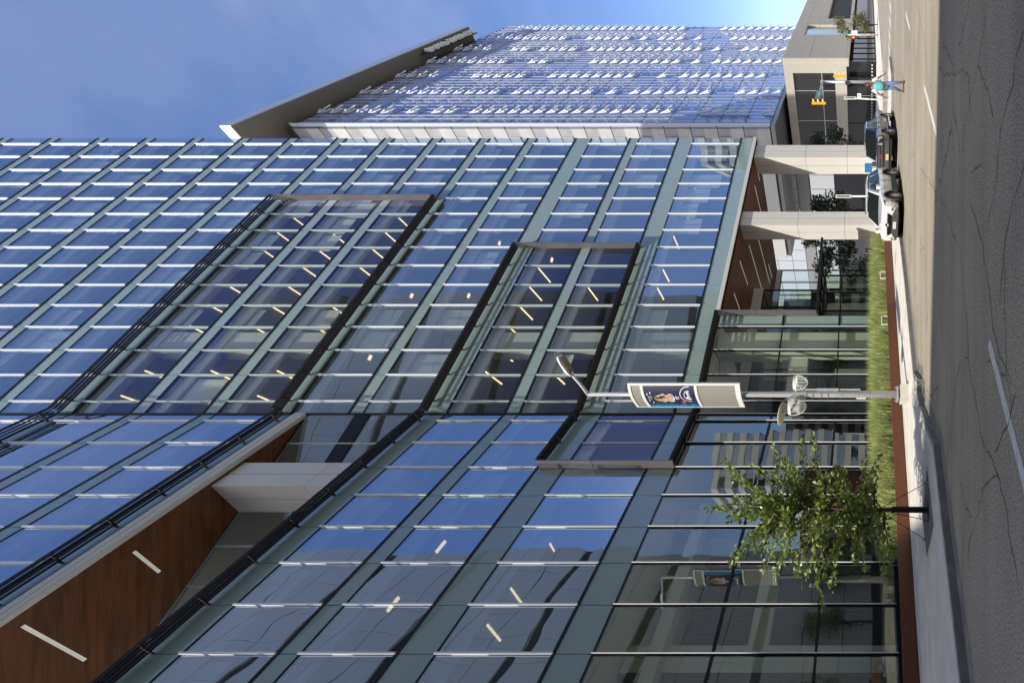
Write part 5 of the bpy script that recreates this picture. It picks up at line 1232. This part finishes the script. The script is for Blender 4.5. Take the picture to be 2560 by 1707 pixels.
tn_ = nt.nodes.new('ShaderNodeMix'); tn_.data_type = 'RGBA'; tn_.blend_type = 'MULTIPLY'; tn_.inputs[0].default_value = 1; tn_.inputs[7].default_value = (1.0, .91, .94, 1); L(mx.outputs[2], tn_.inputs[6])
hz_ = nt.nodes.new('ShaderNodeMix'); hz_.data_type = 'RGBA'; L(mr.outputs[0], hz_.inputs[0]); L(tn_.outputs[2], hz_.inputs[6]); hz_.inputs[7].default_value = (2.45, 2.6, 3.1, 1)
# unseen bank of bright cloud, added behind the camera as neutral fill for shade
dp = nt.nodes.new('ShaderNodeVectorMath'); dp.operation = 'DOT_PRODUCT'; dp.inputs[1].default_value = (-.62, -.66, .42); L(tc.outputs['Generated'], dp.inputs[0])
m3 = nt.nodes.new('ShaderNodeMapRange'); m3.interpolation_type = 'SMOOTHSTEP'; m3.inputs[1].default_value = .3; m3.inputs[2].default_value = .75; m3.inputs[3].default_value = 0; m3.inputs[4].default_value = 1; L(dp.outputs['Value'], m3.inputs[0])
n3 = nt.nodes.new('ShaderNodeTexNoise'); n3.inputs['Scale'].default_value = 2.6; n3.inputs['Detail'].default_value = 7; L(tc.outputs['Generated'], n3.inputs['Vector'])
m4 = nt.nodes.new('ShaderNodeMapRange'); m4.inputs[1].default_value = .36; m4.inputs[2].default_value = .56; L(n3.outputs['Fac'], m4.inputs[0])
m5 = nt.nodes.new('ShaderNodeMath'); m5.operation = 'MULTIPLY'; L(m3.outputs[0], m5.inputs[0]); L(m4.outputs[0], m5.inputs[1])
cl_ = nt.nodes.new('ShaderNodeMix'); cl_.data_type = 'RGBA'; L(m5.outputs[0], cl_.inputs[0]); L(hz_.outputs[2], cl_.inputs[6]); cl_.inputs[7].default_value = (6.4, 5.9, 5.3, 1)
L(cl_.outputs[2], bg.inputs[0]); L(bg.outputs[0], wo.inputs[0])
sl_ = bpy.data.lights.new('sun', 'SUN'); sl_.energy = SUNE; sl_.angle = R_(.5); sl_.color = (1, .945, .85)
so = bpy.data.objects.new('sun', sl_); C.objects.link(so); so.rotation_euler = ldir.to_track_quat('-Z', 'Y').to_euler(); so.location = (0, 0, 120)
cd = bpy.data.cameras.new('camera'); co = bpy.data.objects.new('camera', cd); C.objects.link(co)
cd.sensor_fit = 'HORIZONTAL'; cd.sensor_width = 36; cd.lens = 36 * FPX / 2560; cd.shift_x = -(HZ - 1280) / 2560; cd.shift_y = 0
cd.clip_start = .1; cd.clip_end = 5000
co.matrix_world = Matrix(((0, 1, 0, 0), (0, 0, -1, 0), (-1, 0, 0, CAMH), (0, 0, 0, 1)))
SC.camera = co
vs_ = SC.view_settings; vs_.view_transform = 'Standard'; vs_.look = 'None'; vs_.exposure = EXPO; vs_.gamma = 1
SC.cycles.max_bounces = 10; SC.cycles.transparent_max_bounces = 16; SC.cycles.glossy_bounces = 5; SC.cycles.diffuse_bounces = 3
SC.cycles.use_denoising = True
for o in bpy.data.objects:
    if '_w' in o: del o['_w']
